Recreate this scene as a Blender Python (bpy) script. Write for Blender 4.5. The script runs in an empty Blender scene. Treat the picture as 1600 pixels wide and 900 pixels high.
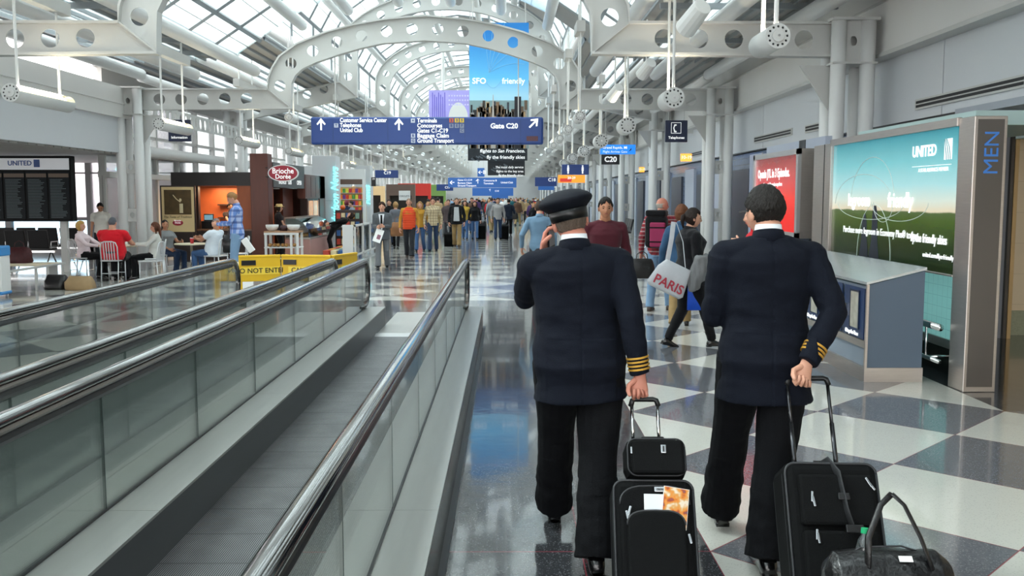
import bpy, bmesh, math, random
import numpy as np
from mathutils import Vector, Matrix, noise
random.seed(7)
PI = math.pi
SC = bpy.context.scene
COL = SC.collection
V = Vector
# ------------------------------------------------------------------ camera
FPX = 1480.0                       # focal length in pixels of the 1600 px wide frame
PITCH = math.atan(142/FPX); YAW = math.atan(8/FPX)
cd = bpy.data.cameras.new('camera'); cam = bpy.data.objects.new('camera', cd); COL.objects.link(cam)
cd.sensor_width = 36; cd.lens = FPX*36/1600; cd.clip_end = 600
cam.location = (0, 0, 1.8); cam.rotation_euler = (PI/2-PITCH, 0, -YAW)
SC.camera = cam
# ------------------------------------------------------------------ sky, sun, exposure
w = bpy.data.worlds.new('sky'); SC.world = w; w.use_nodes = True
nt = w.node_tree; bg = nt.nodes['Background']
tc = nt.nodes.new('ShaderNodeTexCoord'); sp = nt.nodes.new('ShaderNodeSeparateXYZ'); rp = nt.nodes.new('ShaderNodeValToRGB')
nt.links.new(tc.outputs['Generated'], sp.inputs[0]); nt.links.new(sp.outputs[2], rp.inputs[0]); nt.links.new(rp.outputs[0], bg.inputs[0])
rp.color_ramp.elements[0].color = (.88, .87, .85, 1); rp.color_ramp.elements[0].position = 0
rp.color_ramp.elements[1].color = (.97, .98, 1, 1); rp.color_ramp.elements[1].position = .8
bg.inputs[1].default_value = 3.0
sd = bpy.data.lights.new('sun', 'SUN'); sd.energy = 1.6; sd.angle = .15; sd.color = (1, .97, .92)
sun = bpy.data.objects.new('sun', sd); COL.objects.link(sun); sun.rotation_euler = (math.radians(-12), math.radians(-38), 0)
SC.view_settings.view_transform = 'Standard'; SC.view_settings.look = 'None'
SC.view_settings.gamma = 1; SC.view_settings.use_curve_mapping = False
SC.view_settings.exposure = 0.86
# ------------------------------------------------------------------ photo geometry
def ray(px, py):
    u = (px-800)/FPX; v = (py-450)/FPX
    fy = math.cos(PITCH)-v*math.sin(PITCH); z = -(math.sin(PITCH)+v*math.cos(PITCH))
    return V((u*math.cos(YAW)+fy*math.sin(YAW), fy*math.cos(YAW)-u*math.sin(YAW), z))
def atY(px, py, Y):
    r = ray(px, py); t = Y/r.y; return V((r.x*t, Y, 1.8+r.z*t))
def atZ(px, py, Z=0.0):
    r = ray(px, py); t = (Z-1.8)/r.z; return V((r.x*t, r.y*t, Z))
def atX(px, py, X):
    r = ray(px, py); t = X/r.x; return V((X, r.y*t, 1.8+r.z*t))
# ------------------------------------------------------------------ materials
MATS = {}
def srgb(h):
    if isinstance(h, str):
        c = [int(h[i:i+2], 16)/255 for i in (0, 2, 4)]
        return tuple((x/12.92 if x <= .04045 else ((x+.055)/1.055)**2.4) for x in c)+(1,)
    return tuple(h)+((1,) if len(h) == 3 else ())
def mat(name, col, rough=.5, metal=0, spec=.5, var=0, vs=8, bump=0, bs=60, emit=0, trans=0, coat=0, sheen=0, aniso=None):
    if name in MATS: return MATS[name]
    m = bpy.data.materials.new(name); m.use_nodes = True; nt = m.node_tree; b = nt.nodes['Principled BSDF']
    c = srgb(col)
    b.inputs['Base Color'].default_value = c; b.inputs['Roughness'].default_value = rough; b.inputs['Metallic'].default_value = metal
    b.inputs['Specular IOR Level'].default_value = spec
    if coat: b.inputs['Coat Weight'].default_value = coat; b.inputs['Coat Roughness'].default_value = .08
    if sheen: b.inputs['Sheen Weight'].default_value = sheen
    if trans: b.inputs['Transmission Weight'].default_value = trans
    if emit: b.inputs['Emission Color'].default_value = c; b.inputs['Emission Strength'].default_value = emit
    if var or bump:
        tc = nt.nodes.new('ShaderNodeTexCoord')
        mp = nt.nodes.new('ShaderNodeMapping'); nt.links.new(tc.outputs['Object'], mp.inputs[0])
        if aniso: mp.inputs['Scale'].default_value = aniso
    if var:
        n = nt.nodes.new('ShaderNodeTexNoise'); n.inputs['Scale'].default_value = vs; n.inputs['Detail'].default_value = 5
        nt.links.new(mp.outputs[0], n.inputs['Vector'])
        mx = nt.nodes.new('ShaderNodeMix'); mx.data_type = 'RGBA'
        mx.inputs[6].default_value = tuple(x*(1-var) for x in c[:3])+(1,); mx.inputs[7].default_value = tuple(min(1, x*(1+var)) for x in c[:3])+(1,)
        nt.links.new(n.outputs[0], mx.inputs[0]); nt.links.new(mx.outputs[2], b.inputs['Base Color'])
    if bump:
        n = nt.nodes.new('ShaderNodeTexNoise'); n.inputs['Scale'].default_value = bs; n.inputs['Detail'].default_value = 3
        nt.links.new(mp.outputs[0], n.inputs['Vector'])
        bp = nt.nodes.new('ShaderNodeBump'); bp.inputs['Strength'].default_value = bump; bp.inputs['Distance'].default_value = .01
        nt.links.new(n.outputs[0], bp.inputs['Height']); nt.links.new(bp.outputs[0], b.inputs['Normal'])
    MATS[name] = m; return m
def nmath(nt, op, a, b=None, c=None):
    n = nt.nodes.new('ShaderNodeMath'); n.operation = op
    for i, x in enumerate((a, b, c)):
        if x is None: continue
        if isinstance(x, (int, float)): n.inputs[i].default_value = x
        else: nt.links.new(x, n.inputs[i])
    return n.outputs[0]
def nmix(nt, f, a, b):
    n = nt.nodes.new('ShaderNodeMix'); n.data_type = 'RGBA'
    for i, x in ((0, f), (6, a), (7, b)):
        if isinstance(x, (int, float)): n.inputs[i].default_value = x
        elif isinstance(x, tuple): n.inputs[i].default_value = x
        else: nt.links.new(x, n.inputs[i])
    return n.outputs[2]
def glass(name, tint=(.9, .97, .96), refl=.12, rough=.02, op=0.0, opcol=(.8, .9, .9)):
    if name in MATS: return MATS[name]
    m = bpy.data.materials.new(name); m.use_nodes = True; nt = m.node_tree; nt.nodes.clear()
    out = nt.nodes.new('ShaderNodeOutputMaterial'); tr = nt.nodes.new('ShaderNodeBsdfTransparent'); gl = nt.nodes.new('ShaderNodeBsdfGlossy')
    tr.inputs[0].default_value = tint+(1,); gl.inputs['Roughness'].default_value = rough
    fr = nt.nodes.new('ShaderNodeFresnel'); fr.inputs[0].default_value = 1.5
    f = nmath(nt, 'MULTIPLY', fr.outputs[0], refl/.04*.5)
    f = nmath(nt, 'MINIMUM', f, .75)
    mx = nt.nodes.new('ShaderNodeMixShader'); nt.links.new(f, mx.inputs[0]); nt.links.new(tr.outputs[0], mx.inputs[1]); nt.links.new(gl.outputs[0], mx.inputs[2])
    o = mx.outputs[0]
    if op:
        df = nt.nodes.new('ShaderNodeBsdfTranslucent'); df.inputs[0].default_value = opcol+(1,)
        m2 = nt.nodes.new('ShaderNodeMixShader'); m2.inputs[0].default_value = op
        nt.links.new(o, m2.inputs[1]); nt.links.new(df.outputs[0], m2.inputs[2]); o = m2.outputs[0]
    nt.links.new(o, out.inputs[0]); MATS[name] = m; return m
# ------------------------------------------------------------------ mesh building
class G:
    def __init__(s): s.v = []; s.f = []
    def add(s, vs, fs):
        o = len(s.v); s.v += [V(x) for x in vs]; s.f += [tuple(i+o for i in f) for f in fs]; return s
    def box(s, c, d, R=None):
        c = V(c); x, y, z = d[0]/2, d[1]/2, d[2]/2
        vs = [V((a*x, b*y, e*z)) for a in (-1, 1) for b in (-1, 1) for e in (-1, 1)]
        if R is not None: vs = [R@p for p in vs]
        return s.add([c+p for p in vs], [(0, 1, 3, 2), (4, 6, 7, 5), (0, 4, 5, 1), (2, 3, 7, 6), (0, 2, 6, 4), (1, 5, 7, 3)])
    def b2(s, a, b):                    # box between two corners
        a = V(a); b = V(b); return s.box((a+b)/2, [abs(b[i]-a[i]) for i in range(3)])
    def rings(s, R, cap=True):
        o = len(s.v); n = len(R[0])
        for r in R: s.v += [V(p) for p in r]
        for i in range(len(R)-1):
            for j in range(n):
                k = (j+1) % n
                s.f.append((o+i*n+j, o+i*n+k, o+(i+1)*n+k, o+(i+1)*n+j))
        if cap:
            s.f.append(tuple(o+j for j in reversed(range(n)))); e = o+(len(R)-1)*n; s.f.append(tuple(e+j for j in range(n)))
        return s
    def tube(s, pts, r, n=12, cap=True, up=(0, 0, 1), rnd=False):
        pts = [V(p) for p in pts]; m = len(pts)
        rr = [r]*m if isinstance(r, (int, float, tuple)) else list(r)
        rr = [(x, x) if isinstance(x, (int, float)) else x for x in rr]
        if rnd:                         # rounded ends
            for end in (0, 1):
                a, b = (pts[0], pts[1]) if end == 0 else (pts[-1], pts[-2]); d = (a-b)
                if d.length == 0: continue
                d.normalize(); R0 = rr[0] if end == 0 else rr[-1]; k = min(R0)
                ep = [a+d*k*.5, a+d*k*.86, a+d*k]; er = [(R0[0]*.86, R0[1]*.86), (R0[0]*.5, R0[1]*.5), (R0[0]*.12, R0[1]*.12)]
                if end == 0: pts = ep[::-1]+pts; rr = er[::-1]+rr
                else: pts = pts+ep; rr = rr+er
            m = len(pts)
        T = []
        for i in range(m):
            d = (pts[min(i+1, m-1)]-pts[max(i-1, 0)])
            T.append(d.normalized() if d.length > 1e-9 else V((0, 0, 1)))
        u = V(up)
        if abs(u.normalized().dot(T[0])) > .95: u = V((0, 1, 0)) if abs(T[0].y) < .9 else V((1, 0, 0))
        a = (u-T[0]*u.dot(T[0])).normalized(); R = []
        for i in range(m):
            if i: a = (a-T[i]*a.dot(T[i])).normalized()
            b = T[i].cross(a)
            R.append([pts[i]+b*(rr[i][0]*math.cos(2*PI*j/n))+a*(rr[i][1]*math.sin(2*PI*j/n)) for j in range(n)])
        return s.rings(R, cap)
    def cyl(s, a, b, r, n=16, r2=None): return s.tube([a, b], [r, r if r2 is None else r2], n)
    def sph(s, c, r, n=16, m=10, R=None):
        c = V(c); r = (r, r, r) if isinstance(r, (int, float)) else r; Rg = []
        for i in range(m+1):
            t = -PI/2+PI*(i+.02)/(m+.04); z = math.sin(t)*r[2]; q = math.cos(t)
            ring = [V((math.cos(2*PI*j/n)*q*r[0], math.sin(2*PI*j/n)*q*r[1], z)) for j in range(n)]
            Rg.append([c+(R@p if R is not None else p) for p in ring])
        return s.rings(Rg)
    def prism(s, poly, a, b, plane='xz'):       # 2D outline extruded from a to b along the third axis
        def P(p, t): return {'xz': (p[0], t, p[1]), 'yz': (t, p[0], p[1]), 'xy': (p[0], p[1], t)}[plane]
        n = len(poly); vs = [P(p, a) for p in poly]+[P(p, b) for p in poly]
        return s.add(vs, [tuple(range(n))[::-1], tuple(range(n, 2*n))]+[(i, (i+1) % n, n+(i+1) % n, n+i) for i in range(n)])
    def ell(s, zs, n=24, p=2.3, cap=True):       # loft of horizontal superellipse sections (z,cx,cy,rx,ry)
        R = []
        for (z, cx, cy, rx, ry) in zs:
            ring = []
            for j in range(n):
                t = 2*PI*j/n; c_, s_ = math.cos(t), math.sin(t)
                ring.append(V((cx+rx*math.copysign(abs(c_)**(2/p), c_), cy+ry*math.copysign(abs(s_)**(2/p), s_), z)))
            R.append(ring)
        return s.rings(R, cap)
    def xf(s, M, start=0):
        for i in range(start, len(s.v)): s.v[i] = M@s.v[i]
        return s
    def mesh(s, name='m', smooth=False):
        me = bpy.data.meshes.new(name); me.from_pydata([tuple(p) for p in s.v], [], s.f); me.update()
        bm = bmesh.new(); bm.from_mesh(me); bmesh.ops.recalc_face_normals(bm, faces=bm.faces); bm.to_mesh(me); bm.free()
        if smooth: me.polygons.foreach_set('use_smooth', [True]*len(me.polygons))
        return me
    def obj(s, name, m, parent=None, smooth=False, bevel=0, label=None, **kw):
        return link(name, s.mesh(name, smooth), m, parent, bevel, label, **kw)
def link(name, me, m, parent=None, bevel=0, label=None, loc=None, kind=None, cat=None, group=None, auto=False):
    o = bpy.data.objects.new(name, me); COL.objects.link(o)
    if m is not None:
        if not me.materials: me.materials.append(m)
        else: me.materials[0] = m
    if parent is not None: o.parent = parent
    if loc: o.location = loc
    if bevel:
        b = o.modifiers.new('b', 'BEVEL'); b.width = bevel; b.segments = 2; b.limit_method = 'ANGLE'; b.angle_limit = math.radians(40)
    if label: o['label'] = label
    if kind: o['kind'] = kind
    if cat: o['category'] = cat
    if group: o['group'] = group
    return o
def thing(name, label, cat, loc=(0, 0, 0), rz=0, group=None):
    o = bpy.data.objects.new(name, None); COL.objects.link(o); o.empty_display_size = .1
    o.location = loc; o.rotation_euler = (0, 0, rz); o['label'] = label; o['category'] = cat
    if group: o['group'] = group
    return o
KIDS = {}
def kids(o): return [c for c in bpy.data.objects if c.parent == o]
def copy_tree(o, parent=None, label=None, loc=None, rz=None, cache=None):
    c = o.copy(); COL.objects.link(c); c.parent = parent
    if label: c['label'] = label
    if loc is not None: c.location = loc
    if rz is not None: c.rotation_euler = (0, 0, rz)
    for ch in (cache[o.name] if cache else kids(o)): copy_tree(ch, c, cache=cache)
    return c
def kidcache():
    d = {}
    for o in bpy.data.objects:
        d.setdefault(o.name, [])
        if o.parent: d.setdefault(o.parent.name, []).append(o)
    return d
def text_mesh(txt, size, extrude=.003, align='LEFT', bold=0.0, sx=1.0, space=1.0, shear=0, fit=None):
    cu = bpy.data.curves.new('t', 'FONT'); cu.body = txt; cu.size = size; cu.extrude = extrude; cu.align_x = align; cu.align_y = 'CENTER'
    cu.offset = bold*size; cu.space_character = space; cu.resolution_u = 3; cu.shear = shear
    o = bpy.data.objects.new('t', cu); COL.objects.link(o)
    dg = bpy.context.evaluated_depsgraph_get(); me = bpy.data.meshes.new_from_object(o.evaluated_get(dg)); bpy.data.objects.remove(o); bpy.data.curves.remove(cu)
    if fit:
        xs = [v.co.x for v in me.vertices]; sx = fit/max(max(xs)-min(xs), 1e-6)
    for v in me.vertices: v.co.x *= sx
    return me
def text(txt, size, loc, m, parent=None, face='cam', name='lettering', **kw):
    me = text_mesh(txt, size, **kw)
    R = Matrix.Rotation(PI/2, 4, 'X')                   # faces -Y (towards the camera)
    if face == 'left': R = Matrix.Rotation(-PI/2, 4, 'Z')@R   # faces -X
    if face == 'right': R = Matrix.Rotation(PI/2, 4, 'Z')@R   # faces +X
    if face == 'camv': R = R@Matrix.Rotation(PI/2, 4, 'Z')
    if isinstance(face, Matrix): R = face@R
    me.transform(Matrix.Translation(V(loc))@R)
    return link(name, me, m, parent)
def plate_mesh(outline, holes=(), th=.02):              # outline and round holes (x,z,r) in the XZ plane, y centred on 0
    cu = bpy.data.curves.new('p', 'CURVE'); cu.dimensions = '2D'; cu.fill_mode = 'BOTH'; cu.extrude = th/2
    def spl(pts):
        s = cu.splines.new('POLY'); s.points.add(len(pts)-1); s.use_cyclic_u = True
        for i, p in enumerate(pts): s.points[i].co = (p[0], p[1], 0, 1)
    spl(outline)
    for h in holes:
        x, z, r = h[:3]; rz = h[3] if len(h) > 3 else r
        spl([(x+r*math.cos(2*PI*i/20), z+rz*math.sin(2*PI*i/20)) for i in range(20)])
    o = bpy.data.objects.new('p', cu); COL.objects.link(o)
    dg = bpy.context.evaluated_depsgraph_get(); me = bpy.data.meshes.new_from_object(o.evaluated_get(dg)); bpy.data.objects.remove(o); bpy.data.curves.remove(cu)
    me.transform(Matrix.Rotation(PI/2, 4, 'X')); return me
def join_meshes(ms):
    bm = bmesh.new()
    for m in ms: bm.from_mesh(m)
    me = bpy.data.meshes.new('j'); bm.to_mesh(me); bm.free(); return me
def remesh(g, vox, smooth=6, fac=.5):
    me = g.mesh() if isinstance(g, G) else g
    o = bpy.data.objects.new('r', me); COL.objects.link(o)
    r = o.modifiers.new('r', 'REMESH'); r.mode = 'VOXEL'; r.voxel_size = vox; r.use_smooth_shade = True
    if smooth: s = o.modifiers.new('s', 'SMOOTH'); s.factor = fac; s.iterations = smooth
    dg = bpy.context.evaluated_depsgraph_get(); out = bpy.data.meshes.new_from_object(o.evaluated_get(dg)); bpy.data.objects.remove(o)
    return out
def displace(me, fn):                                   # fn(co, normal) -> offset vector
    n = len(me.vertices); co = np.empty(n*3); me.vertices.foreach_get('co', co); co = co.reshape(-1, 3)
    no = np.empty(n*3); me.vertices.foreach_get('normal', no); no = no.reshape(-1, 3)
    for i in range(n):
        d = fn(V(co[i]), V(no[i]))
        if d is not None: co[i] += d
    me.vertices.foreach_set('co', co.ravel()); me.update()
# ------------------------------------------------------------------ people
SKIN = mat('skin_fair', 'd39d84', .5, spec=.35, var=.06, vs=30)
SKIN2 = mat('skin_tan', 'b57f62', .5, spec=.35, var=.06, vs=30)
SKIN3 = mat('skin_ruddy', 'c98672', .5, spec=.35, var=.06, vs=30)
DARK = mat('eye_dark', '1c1512', .25)
LIP = mat('lip', 'a05a50', .5)
SHOE = mat('shoe_black', '0c0c0d', .22, coat=.4)
def cloth(name, col, rough=.9, var=.12, bump=.25, bs=220, sheen=.1): return mat(name, col, rough, spec=.2, var=var, vs=6, bump=bump, bs=bs, sheen=sheen)
def plaid(name, base, line, line2=None, sc=14, wd=.25):
    if name in MATS: return MATS[name]
    m = mat(name, base, .9, spec=.2); nt = m.node_tree; b = nt.nodes['Principled BSDF']
    tc = nt.nodes.new('ShaderNodeTexCoord'); sp = nt.nodes.new('ShaderNodeSeparateXYZ'); nt.links.new(tc.outputs['Object'], sp.inputs[0])
    fx = nmath(nt, 'ADD', sp.outputs[0], sp.outputs[1]); c = srgb(base); l = srgb(line); l2 = srgb(line2 or line)
    sx = nmath(nt, 'LESS_THAN', nmath(nt, 'FRACT', nmath(nt, 'MULTIPLY', fx, sc)), wd)
    sz = nmath(nt, 'LESS_THAN', nmath(nt, 'FRACT', nmath(nt, 'MULTIPLY', sp.outputs[2], sc)), wd)
    a = nmix(nt, nmath(nt, 'MULTIPLY', sx, .6), c, l); a = nmix(nt, nmath(nt, 'MULTIPLY', sz, .6), a, l2)
    nt.links.new(a, b.inputs['Base Color']); return m
def ik(a, c, l1, l2, pole):
    a = V(a); c = V(c); d = c-a; L = d.length
    if L > (l1+l2)*.999: c = a+d*((l1+l2)*.999/L); d = c-a; L = d.length
    if L < abs(l1-l2)*1.05: L = abs(l1-l2)*1.05
    x = (l1*l1-l2*l2+L*L)/(2*L); h = math.sqrt(max(l1*l1-x*x, 0)); u = d.normalized(); p = V(pole); p = (p-u*p.dot(u)).normalized()
    return a+u*x+p*h, c
def hand(g, w, d, nrm, side, curl=.6, s=1, thumb_in=.5, spread=.1, n=8):
    """palm and five fingers; d = direction of the fingers, nrm = where the palm faces, side=+1 when the thumb is on d x nrm"""
    D = V(d).normalized(); N = V(nrm); N = (N-D*N.dot(D)).normalized(); A = D.cross(N)*side   # A points to the thumb
    w = V(w)
    P = lambda a, b, c: w+(A*a+D*b+N*c)*s
    g.tube([P(0, -.04, 0), P(.0, 0, 0), P(.003, .03, 0), P(.002, .06, .003), P(0, .088, .004), P(0, .096, .004)], [(.026*s, .021*s), (.029*s, .020*s), (.038*s, .018*s), (.042*s, .016*s), (.041*s, .013*s), (.034*s, .008*s)], 14, up=N)
    L = [.078, .086, .08, .062]
    for k in range(4):
        x = .031-.0205*k; p = P(x, .088, .003); an = 0; sp = spread*(1.5-k)*.35; pts = [P(x, .06, .002), p]
        cu = curl*(1+.12*k)
        for q, fr in enumerate((.45, .3, .25)):
            an += cu*(1.0, 1.15, .8)[q]
            dr = (D*math.cos(an)+N*math.sin(an)+A*math.sin(sp)*math.cos(an)).normalized()
            p = p+dr*L[k]*fr*s; pts.append(p)
        g.tube(pts, [.0098*s, .0095*s, .0088*s, .0080*s, .0066*s], n, up=N, rnd=True)
    an = thumb_in
    b = P(.024, .018, .006); d1 = (A*.75+D*.65+N*.25).normalized(); d2 = (A*(.55-an*.7)+D*.8+N*(.3+an)).normalized(); d3 = (A*(.3-an)+D*.75+N*(.35+an)).normalized()
    p1 = b+d1*.04*s; p2 = p1+d2*.032*s; p3 = p2+d3*.026*s
    g.tube([b, p1, p2, p3], [.015*s, .0125*s, .011*s, .0085*s], n, rnd=True)
def head_geo(g, M, s=1, n=36, m=30, female=False, heavy=0):
    o = len(g.v); R = []
    for i in range(m+1):
        t = -PI/2+PI*(i+.02)/(m+.04)
        for_ring = []
        for j in range(n):
            a = 2*PI*j/n; x, y, z = math.cos(t)*math.cos(a), math.cos(t)*math.sin(a), math.sin(t)
            X = x*(.074+.006*heavy); Y = y*.096; Z = z*.116
            if z < .1:
                k = min(1, (.1-z)/1.0); X *= 1-(.36 if female else .28)*k**1.5*(1-.3*heavy)
                if y < 0: Y *= 1-.45*min(1, k*1.3)
                else: Y *= 1+.03*k
            if z > 0 and y < 0: Y *= 1.04
            if y > 0:
                ga = lambda cx, cz, wx, wz: math.exp(-((X-cx)/wx)**2-((Z-cz)/wz)**2)
                Y += .020*ga(0, -.030, .011, .014)+.013*ga(0, -.008, .009, .024)+.006*ga(0, .022, .05, .012)
                Y -= .011*(ga(.031, .004, .014, .011)+ga(-.031, .004, .014, .011))
                Y += .006*ga(0, -.062, .02, .010)-.004*ga(0, -.048, .015, .005)+.010*ga(0, -.098, .022, .016)
                Y -= .004*ga(0, -.078, .02, .008)
            for_ring.append(V((X, Y, Z)))
        R.append(for_ring)
    g.rings(R)
    for sx in (-1, 1):                                   # ears
        E = Matrix.Translation((sx*.075, -.008, -.008))@Matrix.Rotation(sx*-.35, 4, 'Z')@Matrix.Rotation(.15, 4, 'X')
        k = len(g.v); g.sph((0, 0, 0), (.008, .019, .033), 12, 10); g.sph((sx*.006, -.006, .004), (.007, .017, .028), 12, 10); g.xf(E, k)
    g.xf(M@Matrix.Scale(s, 4), o)
def foot_geo(g, ank, yaw, pitch, s, heel=0, big=1.0, sole_only=False):
    """shoe around an ankle at height .085 above its sole"""
    k = len(g.v); sec = []
    prof = [(-.075, .024, .045), (-.06, .034, .075), (-.02, .038, .10), (.03, .038, .085), (.08, .044, .062), (.13, .048, .05), (.165, .043, .042), (.19, .028, .028), (.198, .012, .014)]
    for (y, hw, h) in prof:
        hw *= big; y *= big; ring = []
        for j in range(14):
            t = 2*PI*j/14; c_, s_ = math.cos(t), math.sin(t)
            xx = hw*math.copysign(abs(c_)**.7, c_); zz = h/2+h/2*math.copysign(abs(s_)**(.8 if s_ > 0 else .45), s_)
            ring.append(V((xx, y, zz-.085)))
        sec.append(ring)
    g.rings(sec)
    g.box((0, -.045*big, -.085+.006), (.062*big, .06*big, .018))
    R = Matrix.Translation(ank)@Matrix.Rotation(yaw, 4, 'Z')@Matrix.Rotation(pitch, 4, 'X')@Matrix.Scale(s, 4)
    g.xf(R, k)
def human(label, loc, rz=0, h=1.75, fem=False, build=1.0, belly=0, pelvis=None, lean=(0, 0), twist=0, look=(0, 0),
          la=None, ra=None, lf=None, rf=None, lfp=0, rfp=0, lfy=0, rfy=0, lpole=(0, 1, 0), rpole=(0, 1, 0), lep=(-.5, -1, -.2), rep=(.5, -1, -.2),
          skin=None, top=None, topkind='shirt', hem=None, legs=None, legkind='jeans', shoes=None, hair='short', haircol='2a1d16',
          res=1.0, fold=1.0, lh=None, rh=None, collar=None, cat='person', name='person', group=None, sleeves='long', skirt=0, inner=None, extra=None, nd=0, roll=0):
    """figure facing local +Y; la/ra wrists and lf/rf ankles in metres of a 1.75 m figure, local axes"""
    s = h/1.75; root = thing(name, label, cat, loc, rz, group); skin = skin or SKIN; tw = Matrix.Rotation(twist, 4, 'Z')
    pel = V(pelvis or (0, 0, .94)); B = build; shw = .162 if fem else .182
    T = Matrix.Translation(pel)@tw@Matrix.Rotation(-lean[1], 4, 'X')@Matrix.Rotation(lean[0], 4, 'Y')
    Hm = T@Matrix.Translation((0, .01, .588-nd))@Matrix.Rotation(roll, 4, 'Y')@Matrix.Rotation(look[0], 4, 'Z')@Matrix.Rotation(look[1], 4, 'X')@Matrix.Translation((0, .012, .095))
    sh = {-1: T@V((-shw*B, 0, .462)), 1: T@V((shw*B, 0, .462))}
    hp = {-1: pel+tw@V((-.092*B, 0, 0)), 1: pel+tw@V((.092*B, 0, 0))}
    wr = {-1: V(la or (-.27, .03, .86)), 1: V(ra or (.27, .03, .86))}
    an = {-1: V(lf or (-.1, 0, .085)), 1: V(rf or (.1, 0, .085))}
    el, kn = {}, {}
    for d, pole in ((-1, lep), (1, rep)): el[d], wr[d] = ik(sh[d], wr[d], .29, .26, pole)
    for d, pole in ((-1, lpole), (1, rpole)): kn[d], an[d] = ik(hp[d], an[d], .44, .425, pole)
    S = Matrix.Scale(s, 4); vb = .012/res; vc = .011/res
    lerp = lambda a, b, t: a+(b-a)*t
    jk = topkind in ('jacket', 'coat', 'suit', 'vest')
    # body --------------------------------------------------------
    def torso(g, e=0, t0=-.08, t1=.60, hemw=0, neck=True, nk=0):
        k = len(g.v); hipx = (.172 if fem else .162); wst = (.125 if fem else .148)
        L = [(-.08, 0, hipx*.9, .11), (0, -.012, hipx, .122), (.09, -.006, (hipx+wst)/2+.006, .115), (.19, .004, wst, .102+belly*.3), (.30, .004, (.145 if fem else .165), .112), (.39, .008, (.156 if fem else .178), .120+(.014 if fem else 0)), (.445, -.002, (.160 if fem else .178), .108), (.485, -.010, (.138 if fem else .155), .086), (.515, -.014, (.100 if fem else .112), .070), (.545, -.012, .072, .058)]
        if neck: L += [(.575, -.008, .058, .058), (.62, -.002, .054, .056), (.66, .004, .052, .056)]
        out = []
        for (t, cy, rx, ry) in L:
            if t < t0-.001 or t > t1: continue
            bl = belly*math.exp(-((t-.12)/.13)**2)
            ex = e+(hemw*max(0, (.15-t)/.3) if hemw else 0)
            if t > .5: ex = e*.45
            out.append((t, 0, cy+bl*.5, rx*B+ex+bl*.5, ry*B+ex*.9+bl*.55))
        if t0 < -.08:
            L0 = out[0]; n0 = 3
            out = [(lerp(t0, -.08, q/n0), 0, L0[2], L0[3]+hemw*.45*(n0-q)/n0, L0[4]+hemw*.5*(n0-q)/n0) for q in range(n0)]+out
        g.ell(out, 28, 2.25); g.xf(T, k)
    def limb(g, pts, rad, e=0, n=14, up=(0, 1, 0)):
        P = []; Rr = []
        for i in range(len(pts)-1):
            for q in range(4): P.append(lerp(pts[i], pts[i+1], q/4)); Rr.append(lerp(rad[i], rad[i+1], q/4)+e)
        P.append(pts[-1]); Rr.append(rad[-1]+e); g.tube(P, Rr, n, up=up)
    ar = (.052*B, .046*B, .040*B, .034*B, .026) if not fem else (.044*B, .039*B, .034*B, .03*B, .023)
    def arm(g, d, e=0, t1=1.0, wristx=0, full=False):
        a, b, c = sh[d], el[d], wr[d]; q0 = T@V((d*.045*B, -.014, .515)); q1 = T@V((d*.12*B, -.012, .478)); r0 = ar[0]+(.005 if not jk else -.001)+e*.9
        g.tube([q0, q1, a], [(.050*B+e*.6, .036+e*.5), (.062*B+e*.8, .050*B+e*.7), r0*.96], 16, up=(0, 0, 1)); g.sph(a, r0*1.0, 14, 10)
        g.tube([T@V((d*.09*B, 0, .40)), lerp(T@V((d*.09*B, 0, .43)), a, .8)], [.075*B+e, .05*B+e], 14, up=(0, 1, 0))
        P, R_ = [], []
        for q in range(0, 6): P.append(lerp(a, b, q/5)); R_.append(lerp(ar[0]+.004, ar[2], q/5)+e)
        if full or t1 > .5:
            for q in range(1, 6):
                P.append(lerp(b, c, q/5)); R_.append((ar[2], ar[3]+.004, ar[3], ar[3]-.003, ar[4]+.002, ar[4])[q]+e*(1-.25*q/5)+wristx*q/5)
        else: P = P[:4]; R_ = [r+.006 for r in R_[:4]]
        g.tube(P, R_, 14, up=(0, 1, 0)); g.sph(b, R_[5]*1.0 if len(R_) > 5 else .01, 10, 8)
    lr = (.088*B, .078*B, .056*B, .053*B, .036)
    def leg(g, d, e=0, hemr=None, stop=1.0):
        a, b, c = hp[d], kn[d], an[d]; P, R_ = [], []
        for q in range(6): P.append(lerp(a, b, q/5)); R_.append(lerp(lr[0], lr[2], (q/5)**.9)+e)
        cc = lerp(b, c, stop)
        for q in range(1, 7):
            t = q/6; base = lerp(lr[2], lr[3], min(1, t*2)) if t < .5 else lerp(lr[3]+.002, lr[4], (t-.5)*2)
            r = base+e
            if hemr is not None: r = lerp(lr[2]+e, hemr, t)
            P.append(lerp(b, cc, t)); R_.append(r)
        g.tube(P, R_, 16, up=(1, 0, 0)); g.sph(b, R_[5], 12, 8)
    g = G(); torso(g, -.008)
    for d in (-1, 1): arm(g, d, -.003, full=True); leg(g, d, -.016)
    body = remesh(g, vb*1.1, 4)
    g2 = G(); hd = head_geo(g2, Hm, 1, 36 if res > .6 else 22, 30 if res > .6 else 18, fem, build > 1.1)
    g2.tube([T@V((0, -.006, .53)), T@V((0, 0, .59)), Hm@V((0, -.012, -.05))], [.062*B, .056*B if not fem else .05, .052*B if not fem else .046], 16, up=(0, 1, 0))
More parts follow.
